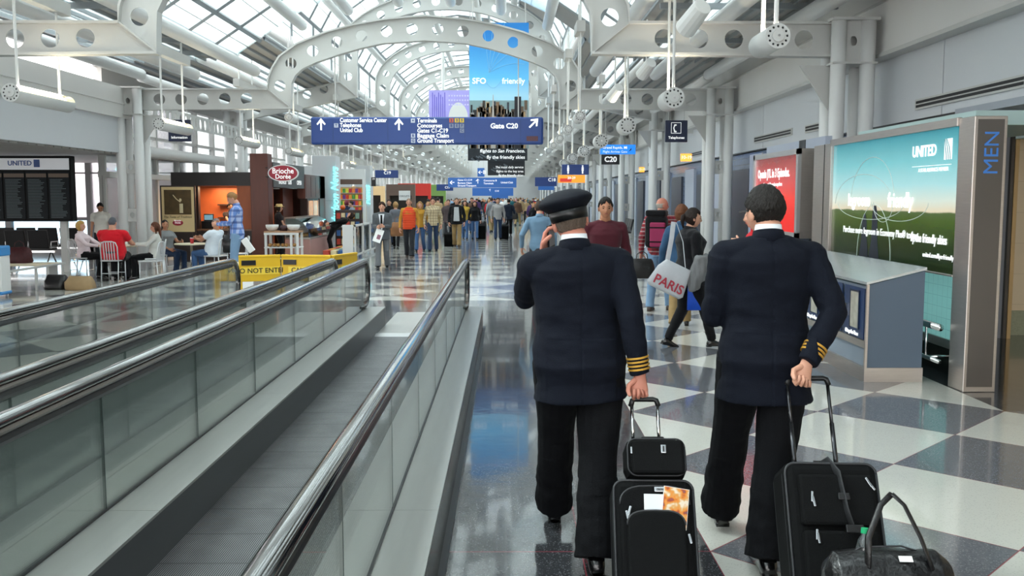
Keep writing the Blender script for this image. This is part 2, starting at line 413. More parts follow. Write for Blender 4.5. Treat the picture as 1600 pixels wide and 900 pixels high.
    for d, hs in ((-1, lh), (1, rh)):
        fd = (wr[d]-el[d]).normalized(); hs = hs or {}
        dd = V(hs.get('d', fd*1.0+V((0, .12, 0)))); nn = V(hs.get('n', (-d*.9, -.35, 0)))
        D = dd.normalized(); sgn = hs.get('side')
        if sgn is None:
            Nn = (nn-D*nn.dot(D)).normalized(); sgn = 1 if D.cross(Nn).dot(V((0, 1, .2))) > 0 else -1
        hand(g2, wr[d]+D*.012, dd, nn, sgn, hs.get('c', .35), (.96 if not fem else .85), hs.get('t', .35), n=8 if res > .6 else 6)
    bm2 = g2.mesh(smooth=True); me = join_meshes([body, bm2]); me.transform(S); me.polygons.foreach_set('use_smooth', [True]*len(me.polygons))
    link('body', me, skin, root)
    # face ----------------------------------------------------------
    if res > .55:
        for sx in (-1, 1): G().sph((sx*.031, .079, .003), (.012, .009, .006), 10, 8).xf(S@Hm).obj('eye', DARK, root, True)
        hc = mat('hair_'+str(haircol), haircol if haircol else 'a09890', .55, var=.3, vs=60)
        for sx in (-1, 1): G().tube([(sx*.014, .092, .020), (sx*.03, .091, .026), (sx*.047, .079, .020)], [.003, .004, .002], 6).xf(S@Hm).obj('eyebrow', hc, root, True)
        gm = G().tube([(-.02, .083, -.058), (-.008, .0935, -.056), (0, .0945, -.057), (.008, .0935, -.056), (.02, .083, -.058)], [(.002, .002), (.0035, .005), (.004, .006), (.0035, .005), (.002, .002)], 8)
        gm.xf(S@Hm).obj('mouth', LIP, root, True)
    # hair ------------------------------------------------------------
    if hair:
        hc = mat('hairs_'+haircol, haircol, .6, spec=.3, var=.55, vs=110, bump=.9, bs=160, aniso=(1, 1, .3))
        gh = G(); n, m = (90, 64) if res > 2 else ((44, 30) if res > .6 else (22, 14)); R = []
        long = hair in ('long', 'pony', 'bob'); TH = {'short': .013, 'crop': .006, 'fringe': .005, 'long': .018, 'pony': .013, 'bob': .024, 'messy': .024}[hair]
        sm = lambda a_, b_, x_: (lambda q_: q_*q_*(3-2*q_))(min(1, max(0, (x_-a_)/(b_-a_))))
        for i in range(m+1):
            t = -PI/2+PI*(i+.02)/(m+.04); ring = []
            for j in range(n):
                a = 2*PI*j/n; x, y, z = math.cos(t)*math.cos(a), math.cos(t)*math.sin(a), math.sin(t)
                n1 = noise.noise(V((x*4, y*4, z*4))); n2 = noise.noise(V((x*26+7, y*26, z*9))); n3 = noise.noise(V((x*9, y*9+3, z*9)))
                X = x*.075; Y = y*.097; Z = z*.117                 # the skull, as in head_geo
                if z < .1:
                    k_ = min(1, (.1-z)); X *= 1-.28*k_**1.5
                    if y < 0: Y *= 1-.45*min(1, k_*1.3)
                if y < -.05: low = -.42 if not long else -.95
                elif y < .15: low = -.25+(0 if not long else -.5)
                else: low = (.62+.3*n1-.35*abs(x)) if y > .38 else (-.05+(y-.15)*2.4 if not long else -.4+(y-.15)*4)
                if hair == 'fringe': low = -.45 if y < -.05 else (-.1 if y < .1 else 3)
                low += .06*n2
                if not long and y > -.3 and y < .15 and z < .02 and abs(x) > .5: low = .02 if y > -.12 else -.3
                th = TH*((.30+.70*sm(-.5, .35, z)) if not long else 1)*sm(low-.02, low+.16, z)
                th += (TH*.35*n3+TH*.16*n2)*sm(low, low+.3, z)
                if hair == 'fringe' and z > .22: th = -.01
                if z <= low: th = -.012
                d_ = V((x, y*.9, z)).normalized(); ring.append(V((X, Y, Z))+d_*th+(V((0, -.004, 0)) if long else V((0, 0, 0))))
            R.append(ring)
        gh.rings(R)
        if hair == 'long': 
            gh.tube([(0, -.075, .03), (0, -.095, -.06), (.0, -.09, -.16), (0, -.085, -.26), (0, -.085, -.31)], [(.075, .04), (.085, .04), (.085, .032), (.07, .022), (.03, .01)], 20, up=(0, 1, 0))
            for sx in (-1, 1): gh.tube([(sx*.066, .01, .06), (sx*.082, -.005, -.02), (sx*.078, -.01, -.12), (sx*.06, .0, -.2)], [(.016, .045), (.016, .045), (.018, .04), (.008, .02)], 12, up=(1, 0, 0))
        if hair == 'pony': gh.tube([(0, -.095, .03), (0, -.125, .01), (0, -.13, -.05), (0, -.11, -.13)], [.025, .03, .025, .008], 12)
        gh.xf(S@Hm).obj('hair', hc, root, True)
    # garments ----------------------------------------------------------
    top = top or cloth('cloth_grey', '8a8a8a'); legs = legs or cloth('denim', '3c5a80')
    jk = topkind in ('jacket', 'coat', 'suit', 'vest'); e = {'shirt': .010, 'jacket': .026, 'coat': .032, 'suit': .022, 'tee': .012, 'vest': .03, 'sweater': .018}[topkind]
    hm = hem if hem is not None else {'shirt': -.02, 'tee': -.05, 'jacket': -.12, 'coat': -.3, 'suit': -.16, 'vest': -.06, 'sweater': -.08}[topkind]
    g = G(); torso(g, e, hm if hm < -.08 else min(-.08, hm), .545, .035 if jk else .012, False)
    if sleeves == 'long':
        for d in (-1, 1): arm(g, d, e*.55+.004, wristx=.004+(.004 if jk else 0))
    elif sleeves == 'short':
        for d in (-1, 1): arm(g, d, e*.6+.004, t1=.3)
    me = remesh(g, vc, 14 if res > 2 else 5)
    if fold:
        fz = fold*.006*(1 if res > .6 else .6)
        def fn(p, n):
            q = noise.noise(V((p.x*7, p.y*7, p.z*13)))+.5*noise.noise(V((p.x*16+3, p.y*16, p.z*30)))
            return n*(q*fz)
        displace(me, fn)
    if extra and 'top_fn' in extra: displace(me, extra['top_fn'])
    me.transform(S); link({'coat': 'coat', 'suit': 'suit_jacket', 'jacket': 'jacket', 'vest': 'vest', 'tee': 't_shirt', 'sweater': 'sweater', 'shirt': 'shirt'}[topkind], me, top, root)
    if topkind in ('suit', 'jacket', 'coat', 'shirt') or collar:
        gc = G(); k = [(.058, .53, -.002), (.056, .555, -.004)]
        c0 = T@V((0, -.008, .535)); c1 = T@V((0, -.006, .575))
        gc.tube([T@V((0, -.012, .52)), T@V((0, -.008, .548)), T@V((0, -.003, .578 if topkind != 'suit' else .57))], [(.088*B, .072*B), (.070*B, .066*B), (.060*B+.004, .062*B+.002)], 24, cap=False, up=(0, 1, 0))
        ob = gc.xf(S).obj('collar', top if (not collar) else collar, root, True)
        so = ob.modifiers.new('s', 'SOLIDIFY'); so.thickness = .006
    g = G(); k = len(g.v)
    tt = [(-.10, 0, -.004, .155*B, .112*B), (-.04, 0, -.01, .172*B, .124*B), (.02, 0, -.01, (.172 if fem else .168)*B+.005, .122*B), (.10, 0, 0, .155*B+.004, .112*B+belly*.5)]
    g.ell(tt, 26, 2.2); g.xf(T if not pelvis else Matrix.Translation(pel)@tw, k)
    ee = {'jeans': .010, 'slacks': .018, 'slim': .006, 'wide': .030}[legkind]; hr = {'jeans': .066, 'slacks': .080, 'slim': .053, 'wide': .096}[legkind]
    for d in (-1, 1): leg(g, d, ee, hr, 1.0 if legkind == 'slim' else 1.06)
    me = remesh(g, vc, 5)
    if fold:
        def fn2(p, n):
            lo = 1.5 if p.z < .35 else .8
            q = noise.noise(V((p.x*8+9, p.y*8, p.z*(11 if p.z < .4 else 6))))+.4*noise.noise(V((p.x*20+3, p.y*20, p.z*24)))
            return n*(q*fold*.0065*lo*(1 if res > .6 else .6))
        displace(me, fn2)
    me.transform(S); link('trousers' if legkind != 'jeans' else 'jeans', me, legs, root)
    for d, pt, yw in ((-1, lfp, lfy), (1, rfp, rfy)):
        g = G(); foot_geo(g, an[d], yw, pt, 1, big=.9 if fem else 1.02); g.xf(S).obj('shoe', shoes or SHOE, root, True)
    root['h'] = s
    del root['h']
    J = dict(T=S@T, H=S@Hm, sh={d: sh[d]*s for d in sh}, el={d: el[d]*s for d in el}, wr={d: wr[d]*s for d in wr}, an={d: an[d]*s for d in an}, s=s, ar=ar)
    return root, J
# ------------------------------------------------------------------ materials of the place
STEEL_W = mat('painted_steel', 'c9c8c5', .42, spec=.45, var=.03, vs=3)
STEEL_W2 = mat('painted_tube', 'e9e9e8', .35, spec=.5)
DECKM = mat('metal_deck', 'aaa8a6', .6, var=.08, vs=2)
PANEL = mat('wall_panel', 'd6d8dc', .38, spec=.5, var=.03, vs=1.5)
FASC = mat('fascia_panel', 'e4e2df', .45, var=.04, vs=1.2)
INOX = mat('brushed_steel', 'bdb5af', .30, .8, var=.12, vs=5, bump=.03, bs=200, aniso=(1, 1, 14))
INOX2 = mat('deck_steel', 'b2b2ae', .32, .7, var=.07, vs=4, aniso=(6, .5, 6))
CHROME = mat('chrome', 'd8d8d8', .12, 1)
BLACK = mat('black_plastic', '101012', .4)
RUBBER = mat('handrail_rubber', '0b0b0c', .10, coat=1.0)
MULL = mat('mullion', '8d9397', .45)
WHITEL = mat('lamp_white', 'cfcfcd', .5)
SKYG = glass('skylight_glass', (.91, .965, .965), .10, .1, .2, (.85, .94, .94))
WING = glass('window_glass', (.94, .97, .98), .12)
WHITE = mat('white_paint', 'e9e9e7', .45)
SIGNB = mat('sign_blue', '1d3f83', .35, spec=.5)
SIGND = mat('sign_navy', '1b2746', .35)
LETW = mat('letter_white', 'ffffff', .5, emit=.25)
# floor -------------------------------------------------------------
def floor_mat():
    m = bpy.data.materials.new('terrazzo_checker'); m.use_nodes = True; nt = m.node_tree; b = nt.nodes['Principled BSDF']
    tc = nt.nodes.new('ShaderNodeTexCoord'); sp = nt.nodes.new('ShaderNodeSeparateXYZ'); nt.links.new(tc.outputs['Object'], sp.inputs[0])
    M = lambda *a: nmath(nt, *a)
    a2 = .79*2; x = M('SUBTRACT', sp.outputs[0], 1.04); y = M('SUBTRACT', sp.outputs[1], 7.84)
    p = M('DIVIDE', M('ADD', x, y), a2); q = M('DIVIDE', M('SUBTRACT', x, y), a2)
    par = M('FLOORED_MODULO', M('ADD', M('FLOOR', p), M('FLOOR', q)), 2.0)
    dp = M('ABSOLUTE', M('SUBTRACT', M('FRACT', M('ADD', p, .5)), .5)); dq = M('ABSOLUTE', M('SUBTRACT', M('FRACT', M('ADD', q, .5)), .5))
    line = M('LESS_THAN', M('MINIMUM', dp, dq), .0035)
    vo = nt.nodes.new('ShaderNodeTexVoronoi'); vo.inputs['Scale'].default_value = 70; nt.links.new(tc.outputs['Object'], vo.inputs['Vector'])
    spk = M('LESS_THAN', vo.outputs['Distance'], .26)
    ns = nt.nodes.new('ShaderNodeTexNoise'); ns.inputs['Scale'].default_value = 55; ns.inputs['Detail'].default_value = 4; nt.links.new(tc.outputs['Object'], ns.inputs['Vector'])
    light = nmix(nt, M('MULTIPLY', spk, .5), srgb('cfcec6'), srgb('acaaa4'))
    dark = nmix(nt, M('MULTIPLY', spk, .45), nmix(nt, ns.outputs[0], srgb('4f5158'), srgb('7c7e84')), srgb('a9abae'))
    border = nmix(nt, M('MULTIPLY', spk, .35), nmix(nt, ns.outputs[0], srgb('222326'), srgb('4a4c50')), srgb('9c9d9f'))
    chk = nmix(nt, par, dark, light)
    chk = nmix(nt, M('MULTIPLY', line, .8), chk, srgb('8f3a44'))
    # the plain dark band beside the walkway and the dark entrance on the right
    inb = M('MULTIPLY', M('MULTIPLY', M('LESS_THAN', x, 0.0), M('GREATER_THAN', x, -5.0)), M('LESS_THAN', sp.outputs[1], 16.5))
    ent = M('MULTIPLY', M('GREATER_THAN', x, 3.16), M('GREATER_THAN', sp.outputs[1], 7.84))
    ent = M('MULTIPLY', ent, M('LESS_THAN', sp.outputs[1], 14.0))
    lf = M('LESS_THAN', sp.outputs[0], -40.0)
    bd = M('MAXIMUM', M('MAXIMUM', inb, ent), lf)
    fy = M('ABSOLUTE', M('SUBTRACT', M('FRACT', M('ADD', M('DIVIDE', y, 1.58), .5)), .5)); jl = M('MAXIMUM', M('LESS_THAN', fy, .003), M('LESS_THAN', M('ABSOLUTE', x), .005)); jl = M('MAXIMUM', jl, M('LESS_THAN', M('ABSOLUTE', M('ADD', x, .66)), .004))
    border = nmix(nt, M('MULTIPLY', jl, .8), border, srgb('8f3a44'))
    col = nmix(nt, bd, chk, border); nt.links.new(col, b.inputs['Base Color'])
    r = nt.nodes.new('ShaderNodeMapRange'); r.inputs['To Min'].default_value = .07; r.inputs['To Max'].default_value = .16
    n2 = nt.nodes.new('ShaderNodeTexNoise'); n2.inputs['Scale'].default_value = 2.5; nt.links.new(tc.outputs['Object'], n2.inputs['Vector']); nt.links.new(n2.outputs[0], r.inputs[0])
    nt.links.new(r.outputs[0], b.inputs['Roughness']); b.inputs['Specular IOR Level'].default_value = .65; b.inputs['Coat Weight'].default_value = .35; b.inputs['Coat Roughness'].default_value = .04
    b.inputs['Coat IOR'].default_value = 1.55
    n3 = nt.nodes.new('ShaderNodeTexNoise'); n3.inputs['Scale'].default_value = 6; nt.links.new(tc.outputs['Object'], n3.inputs['Vector'])
    bp = nt.nodes.new('ShaderNodeBump'); bp.inputs['Strength'].default_value = .06; bp.inputs['Distance'].default_value = .02; nt.links.new(n3.outputs[0], bp.inputs['Height']); nt.links.new(bp.outputs[0], b.inputs['Normal'])
    return m
FLOORM = floor_mat()
YEND = 150.0; XC = -2.04; BAY = 9.1; Y1 = 15.0
G().box((-5, 72, -.1), (44, 164, .2)).obj('floor', FLOORM, kind='structure')
G().box((-5, 85, -1.2), (400, 420, .2)).obj('apron', mat('apron', '9a9c9e', .8), kind='structure')
# walls ------------------------------------------------------------
def strut(name, g, m, **kw): return g.obj(name, m, kind='structure', **kw)
g = G(); g.b2((5.75, -12, 3.97), (6.4, YEND, 5.3)); strut('wall_right', g, FASC)
g = G(); g.b2((5.70, -12, 3.93), (6.4, YEND, 3.99)); g.b2((5.72, -12, 4.75), (5.8, YEND, 4.79)); g.b2((5.70, -12, 5.2), (5.8, YEND, 5.3)); strut('trim_1', g, STEEL_W); strut('trim_50', G().b2((5.94, -12, 2.90), (5.96, YEND, 2.925)), BLACK)
g = G(); y = -14.2; k = 0
while y < YEND:
    g.b2((5.95, y+.012, 2.90), (6.3, min(y+4.55, YEND)-.012, 3.97)); y += 4.55
strut('wall_right', g, PANEL); strut('wall_right', G().b2((5.975, -12, 2.90), (6.25, YEND, 3.97)), BLACK)
def tile_mat(name, col, grout, sc, rough=.2, **kw):
    m = mat(name, col, rough, **kw); nt = m.node_tree; b = nt.nodes['Principled BSDF']
    tc = nt.nodes.new('ShaderNodeTexCoord'); sp = nt.nodes.new('ShaderNodeSeparateXYZ'); nt.links.new(tc.outputs['Object'], sp.inputs[0])
    h = nmath(nt, 'ADD', sp.outputs[0], sp.outputs[1])
    l = nmath(nt, 'MAXIMUM', nmath(nt, 'LESS_THAN', nmath(nt, 'FRACT', nmath(nt, 'MULTIPLY', h, sc[0])), sc[2]), nmath(nt, 'LESS_THAN', nmath(nt, 'FRACT', nmath(nt, 'MULTIPLY', sp.outputs[2], sc[1])), sc[2]))
    nt.links.new(nmix(nt, l, srgb(col), srgb(grout)), b.inputs['Base Color']); return m
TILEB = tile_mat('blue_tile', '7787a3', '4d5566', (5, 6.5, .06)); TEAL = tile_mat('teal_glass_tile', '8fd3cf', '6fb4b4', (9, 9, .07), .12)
CREAM = tile_mat('cream_tile', 'e6d3b4', 'cdb998', (1.5, 2.5, .012), .3)
strut('wall_right', G().b2((6.05, 12.7, 0), (6.25, YEND, 2.9)), TILEB)
g = G()
for k in range(30):                                    # doorways and glazed fronts of the right side, recessed panels
    y = 19+k*4.55; g.b2((5.98, y, 0), (6.06, y+1.9, 2.5))
strut('wall_right', g, mat('dark_opening', '3b4250', .3))
g = G()
for k in range(30):
    y = 21.3+k*4.55; g.b2((5.97, y, 0), (6.06, y+1.5, 2.7))
strut('wall_right', g, mat('pale_panel', 'bcc4d4', .4))
# vents in the right wall
VENT = mat('vent_dark', '17171a', .5)
vs_ = [(10.95, 13.9, 3.13), (17.0, 19.0, 3.14), (19.9, 22.9, 3.16), (28.5, 31, 3.15), (38, 40, 3.15)]
for i, (ya, yb, z) in enumerate(vs_):
    v = thing('air_vent', ['long slotted air vent above the turquoise advertisement', 'short slotted air vent above the red poster', 'slotted air vent left of the red poster', 'slotted air vent beyond the telephone sign', 'farthest slotted air vent on the right wall'][i], 'air vent', (5.95, ya, z))
    G().b2((-.03, 0, -.075), (0, yb-ya, .075)).obj('frame', STEEL_W, v)
    for dz in (-.028, .028): G().b2((-.034, .04, dz-.019), (-.028, yb-ya-.04, dz+.019)).obj('slot', VENT, v)
# steel beam of the left bulkhead (gate hall opening below)
g = G(); g.b2((-10.3, -12, 2.9), (-9.62, 24.3, 3.75)); strut('wall_left', g, PANEL)
g = G(); g.b2((-10.4, -12, 3.75), (-9.5, 24.3, 4.5)); g.b2((-9.5, -12, 4.08), (-9.46, 24.3, 4.12)); strut('wall_left', g, FASC)
g = G()
for i in range(98): g.b2((-16, -12+i*.37, 2.86), (-9.7, -11.7+i*.37, 2.9))
strut('ceiling', g, mat('slat_ceiling', 'a29f9a', .6)); strut('ceiling', G().b2((-26, -12, 2.9), (-9.9, 31, 3.05)), DECKM)
# left wall past the first bay: windows over a solid band, shops in front
g = G(); g.b2((-10.4, 31, 0), (-10.2, YEND, 2.35)); g.b2((-10.4, 24.3, 4.55), (-10.2, YEND, 5.1)); strut('wall_left', g, mat('left_wall', 'b9b6b2', .5))
g = G()
for k in range(70):
    y = 24.3+k*1.82; g.b2((-10.38, y, 0 if y < 31 else 2.35), (-10.22, y+.12, 4.55))
g.b2((-10.36, 24.3, 3.45), (-10.24, YEND, 3.53)); g.b2((-10.4, 24.3, 2.3), (-10.1, YEND, 2.45)); strut('trim_2', g, STEEL_W)
strut('window_1', G().b2((-10.31, 24.3, 2.45), (-10.29, YEND, 4.55)), WING)
strut('window_2', G().b2((-10.30, 24.3, 0), (-10.28, 31, 2.35)), glass('frosted', (.9, .9, .9), .1, .3, .45, (.62, .62, .63)))
# end window wall of the gate hall on the far left
g = G()
for x in (-22, -19, -16.2, -13.55, -10.6): g.b2((x-.09, 30.9, 0), (x+.09, 31.1, 4.6))
g.b2((-26, 30.92, 1.05), (-10.4, 31.08, 1.15)); g.b2((-26, 30.92, 2.55), (-10.4, 31.0, 2.6)); g.b2((-26, 30.9, .0), (-10.4, 31.1, .3)); strut('trim_3', g, mat('dark_mullion', '7c7a7c', .4))
strut('window_3', G().b2((-26, 31.0, 1.1), (-10.4, 31.02, 4.6)), glass('shade_glass', (.86, .83, .85), .08, .25, .6, (.78, .75, .77)))
strut('window_4', G().b2((-26, 31.0, .2), (-10.4, 31.02, 1.1)), glass('clear_blue', (.72, .88, .97), .1))
strut('wall_back', G().b2((-10.4, YEND, 0), (6.3, YEND+.2, 9.6)), mat('end_wall', 'cfcfd0', .5))
# roof decks and glazing ------------------------------------------
LOW = [(4.7, 5.32), (4.1, 5.72), (3.2, 6.32), (2.1, 6.82), (1.05, 7.10), (0, 7.18)]
TALL = [(4.0, 5.8), (4.0, 7.2), (3.5, 8.1), (2.5, 8.8), (1.3, 9.25), (0, 9.4)]
NX = 5
def roof_bay(y0, y1, prof, aisle_z, idx, tall):
    gg = G(); bars = G(); deck = G(); slit = G(); L = y1-y0
    for side in (-1, 1):
        P = [(XC+side*x, z) for x, z in prof]
        for i in range(len(P)-1):
            a, b = V((P[i][0], 0, P[i][1])), V((P[i+1][0], 0, P[i+1][1]))
            n = V((-(b-a).z, 0, (b-a).x)).normalized()*(.03)
            opaque = side > 0 and (i in ((1, 3) if not tall else (2, 4)))
            for j in range(NX):
                ya, yb = y0+L*j/NX, y0+L*(j+1)/NX
                t = deck if opaque and not (j % 5 == 3) else gg
                t.add([(a.x, ya, a.z), (b.x, ya, b.z), (b.x, yb, b.z), (a.x, yb, a.z), (a.x+n.x, ya, a.z+n.z), (b.x+n.x, ya, b.z+n.z), (b.x+n.x, yb, b.z+n.z), (a.x+n.x, yb, a.z+n.z)], [(0, 1, 2, 3), (7, 6, 5, 4), (0, 4, 5, 1), (1, 5, 6, 2), (2, 6, 7, 3), (3, 7, 4, 0)])
            bars.tube([(a.x, y0, a.z-.03), (a.x, y1, a.z-.03)], (.05, .08), 4)
            for j in range(NX if not (tall and i == 0) else 3):
                yy = y0+L*j/(NX if not (tall and i == 0) else 3); bars.tube([(a.x, yy, a.z-.03), (b.x, yy, b.z-.03)], (.045, .06), 4, up=(0, 1, 0))
            for q in (.5,):
                m_ = a.lerp(b, q); bars.tube([(m_.x, y0, m_.z), (m_.x, y1, m_.z)], .012, 4)
        xa, xb = XC+side*prof[0][0], XC+side*8.3
        za, zb = prof[0][1]-.05, aisle_z
        # aisle deck in corrugated strips, a glazed strip next to the vault on both sides
        n = 14
        for i in range(n):
            x0, x1 = xa+(xb-xa)*i/n, xa+(xb-xa)*(i+1)/n; z0, z1 = za+(zb-za)*i/n, za+(zb-za)*(i+1)/n
            tgt = gg if (i in (3, 4, 5) and (side < 0 or True) and i != 5) or (side < 0 and i in (5, 8, 9)) else deck
            tgt.add([(x0, y0, z0), (x1, y0, z1), (x1, y1, z1), (x0, y1, z0), (x0, y0, z0+.05), (x1, y0, z1+.05), (x1, y1, z1+.05), (x0, y1, z0+.05)], [(0, 1, 2, 3), (7, 6, 5, 4), (0, 4, 5, 1), (1, 5, 6, 2), (2, 6, 7, 3), (3, 7, 4, 0)])
            bars.b2((x0-.02, y0, z0-.07), (x0+.02, y1, z0+.0))
        for j in range(5): bars.b2((min(xa, xb), y0+L*j/5-.04, min(za, zb)-.10), (max(xa, xb), y0+L*j/5+.04, min(za, zb)-.0)) if not tall else None
    return gg.mesh('window'), bars.mesh('trim'), deck.mesh('ceiling')
def place_bay(ms, dy, n):
    for m_, nm, mt in zip(ms, ('window_%d' % (5+n), 'trim_%d' % (4+n), 'ceiling'), (SKYG, MULL, DECKM)): link(nm, m_, mt, kind='structure', loc=(0, dy, 0))
lowm = roof_bay(0, BAY, LOW, 5.15, 0, False); tallm = roof_bay(0, BAY, TALL, 5.05, 0, True)
for i in range(-3, 1): place_bay(lowm, Y1+BAY*i, i+1 if i > -2 else 20-i)
for i in range(1, 15): place_bay(tallm, Y1+BAY*i, i+1)
g = G(); g.prism([(XC-4.1, 7.25), (XC-4.1, 7.3), (XC-3.5, 8.15), (XC-2.5, 8.85), (XC-1.3, 9.3), (XC, 9.45), (XC+1.3, 9.3), (XC+2.5, 8.85), (XC+3.5, 8.15), (XC+4.1, 7.25)], Y1+BAY, Y1+BAY+.05); strut('wall_back', g, STEEL_W)
# round purlin tubes running the length of the hall ------------------
def purl(name_pts, ya, yb, lab):
    for i, (x, z, r) in enumerate(name_pts):
        side = 'left' if x < 0 else ('right' if x > 0 else 'centre'); o = G().cyl((XC+x, ya, z), (XC+x, yb, z), r, 16).obj('roof_tube', STEEL_W2, smooth=True)
        o['label'] = lab % (['first', 'second', 'third', 'fourth', 'fifth', 'sixth', 'seventh', 'eighth', 'ninth', 'tenth', 'eleventh', 'twelfth', 'thirteenth', 'fourteenth'][i]); o['category'] = 'roof tube'; o['group'] = 'round roof tubes'
purl([(-7.1, 4.85, .14), (-5.75, 4.85, .14), (-4.25, 4.93, .14), (-3.05, 6.05, .13), (-1.9, 6.42, .13), (-.65, 6.62, .13), (.65, 6.62, .13), (1.9, 6.42, .13), (3.05, 6.05, .13), (4.25, 4.93, .14), (5.75, 4.85, .14), (7.1, 4.85, .14)], -12, Y1+BAY, 'white round roof tube over the near bays, %s from the left')
purl([(-7.1, 4.78, .12), (-5.6, 5.25, .12), (-4.0, 6.0, .12), (-3.45, 7.75, .12), (-2.3, 8.55, .12), (-.9, 8.98, .12), (.9, 8.98, .12), (2.3, 8.55, .12), (3.45, 7.75, .12), (4.0, 6.0, .12), (5.6, 5.25, .12), (7.1, 4.78, .12)], Y1+BAY, YEND, 'white round roof tube along the far vault, %s from the left')
# perforated roof frames ---------------------------------------------
def flange(g, pts, wy=.11, t=.02):
    """narrow flange strip following an (x,z) polyline"""
    P = [V((x, 0, z)) for x, z in pts]
    g.tube(P, (wy, t), 4, up=(0, 0, 1)) if False else None
    n = len(P); R = []
    for i in range(n):
        d = (P[min(i+1, n-1)]-P[max(i-1, 0)]).normalized(); q = V((-d.z, 0, d.x))
        R.append([P[i]+q*t+V((0, wy, 0)), P[i]-q*t+V((0, wy, 0)), P[i]-q*t-V((0, wy, 0)), P[i]+q*t-V((0, wy, 0))])
    g.rings(R)
def px2(l): return [((lambda p: (p.x-XC, p.z))(atY(a, b, 24.1))) for a, b in l]
O1 = px2([(666, 25), (730, 31), (780, 40), (820, 51), (865, 69), (893, 89), (905, 108), (911, 125), (912, 140)])
I1 = px2([(666, 63), (730, 67.5), (765, 75), (800, 85), (835, 97), (857, 107), (869, 118), (875, 130), (876, 142)])
O1 = [(x-O1[0][0], z) for x, z in O1]; I1 = [(x-I1[0][0], z) for x, z in I1]
zt, zb_ = 4.60, 4.02
def circ(cx, cz, rx, rz, n=10, a0=PI/2, a1=0): return [(cx+rx*math.cos(a0+(a1-a0)*i/n), cz+rz*math.sin(a0+(a1-a0)*i/n)) for i in range(n+1)]
O2 = [(x, z) for x, z in circ(0, 6.75, 3.72, 2.0, 14)]; O2 = O2[:-1]+[(3.72, 6.6), (3.72, 5.75)]
I2 = circ(0, 6.55, 3.12, 1.65, 14)[:-1]+[(3.12, 6.4), (3.12, 5.6)]
def frame_meshes(O, I, knee_bottom, be_top, be_bot, xe, nh):
    kx, kz = knee_bottom
    right = O+[(xe, be_top), (xe, be_bot), (kx, kz)]+I[::-1]
    left = [(-x, z) for x, z in I]+[(-kx, kz), (-xe, be_bot), (-xe, be_top)]+[(-x, z) for x, z in O[::-1]]
    out = right[:-1]+left
    out = O+[(xe, be_top), (xe, be_bot), (kx, kz)]+I[::-1]+[(-x, z) for x, z in I[1:]]+[(-kx, kz), (-xe, be_bot), (-xe, be_top)]+[(-x, z) for x, z in O[::-1][:-1]]
    # holes along the ring
    mid = [((a[0]+b[0])/2, (a[1]+b[1])/2) for a, b in zip(rs(O, 40), rs(I, 40))]
    holes = []; acc = .32; 
    for i in range(1, len(mid)):
        d = math.dist(mid[i-1], mid[i]); acc += d
        if acc > .62: holes += [(mid[i][0], mid[i][1], .14), (-mid[i][0], mid[i][1], .14)]; acc = 0
    bx0, bz0 = (O[-1][0]+.55, (O[-1][1]+kz)/2); bx1, bz1 = xe-.35, (be_top+be_bot)/2
    for q in range(nh):
        t = q/(nh-1); x = bx0+(bx1-bx0)*t; z = bz0+(bz1-bz0)*t; holes += [(x, z, .145), (-x, z, .145)]
    web = plate_mesh(out, holes, .025); f = G()
    Of = O+[(xe, be_top)]; If = I+[(kx, kz), (xe, be_bot)]
    for sg in (-1, 1):
        flange(f, [(sg*x, z) for x, z in Of]); flange(f, [(sg*x, z) for x, z in If]); flange(f, [(sg*O[-1][0], O[-1][1]), (sg*kx, kz)], .09, .012)
    return web, f.mesh('flange')
def rs(P, n):
    L = [0]
    for i in range(1, len(P)): L.append(L[-1]+math.dist(P[i-1], P[i]))
    out = []
    for k in range(n+1):
        t = L[-1]*k/n; i = max(j for j in range(len(P)) if L[j] <= t+1e-9); i = min(i, len(P)-2); u = (t-L[i])/max(L[i+1]-L[i], 1e-9)
        out.append((P[i][0]+(P[i+1][0]-P[i][0])*u, P[i][1]+(P[i+1][1]-P[i][1])*u))
    return out
lw, lf_ = frame_meshes(O1, I1, (I1[-1][0], zb_), zt-.12, zb_-.04, 7.55, 6)
tw_, tf_ = frame_meshes(O2, I2, (3.12, 5.25), 4.85, 4.35, 7.55, 6)
ORD = ['first', 'second', 'third', 'fourth', 'fifth', 'sixth', 'seventh', 'eighth', 'ninth', 'tenth', 'eleventh', 'twelfth', 'thirteenth', 'fourteenth', 'fifteenth', 'sixteenth']
for i in range(15):
    t = thing('roof_arch', 'white perforated steel roof arch, %s counted from the camera' % ORD[i], 'roof arch', (XC, Y1+BAY*i, 0), 0, 'perforated roof arches')
    link('web_plate', lw if i < 2 else tw_, STEEL_W, t); link('flange', lf_ if i < 2 else tf_, STEEL_W, t)
# columns: clusters of four round tubes with tie plates --------------
def column(x, y, top, sx, lab):
    t = thing('column', lab, 'column', (x, y, 0), 0, 'white clustered steel columns')
    for a in (-.225, .225):
        for b in (-.225, .225): G().cyl((a, b, 0), (a, b, top), .115, 18).obj('column_tube', STEEL_W2, t, True)
    for z in (1.35, 2.55, top-.32):
        hh = .16 if z < top-.4 else .32
        for b in (-.225, .225):
            me = plate_mesh([(-.225, z-hh), (.225, z-hh), (.225, z+hh), (-.225, z+hh)], [(0, z, .055, .075)], .02); me.transform(Matrix.Translation((0, b, 0))); link('tie_plate', me, STEEL_W, t)
    G().box((0, 0, top), (.72, .72, .04)).box((0, 0, top-.66), (.68, .68, .03)).obj('cap_plate', STEEL_W, t)
    G().prism([(-sx*.28, top-.66), (-sx*.75, top-.66), (-sx*.28, top-1.35)], -.02, .02).obj('gusset', STEEL_W, t)
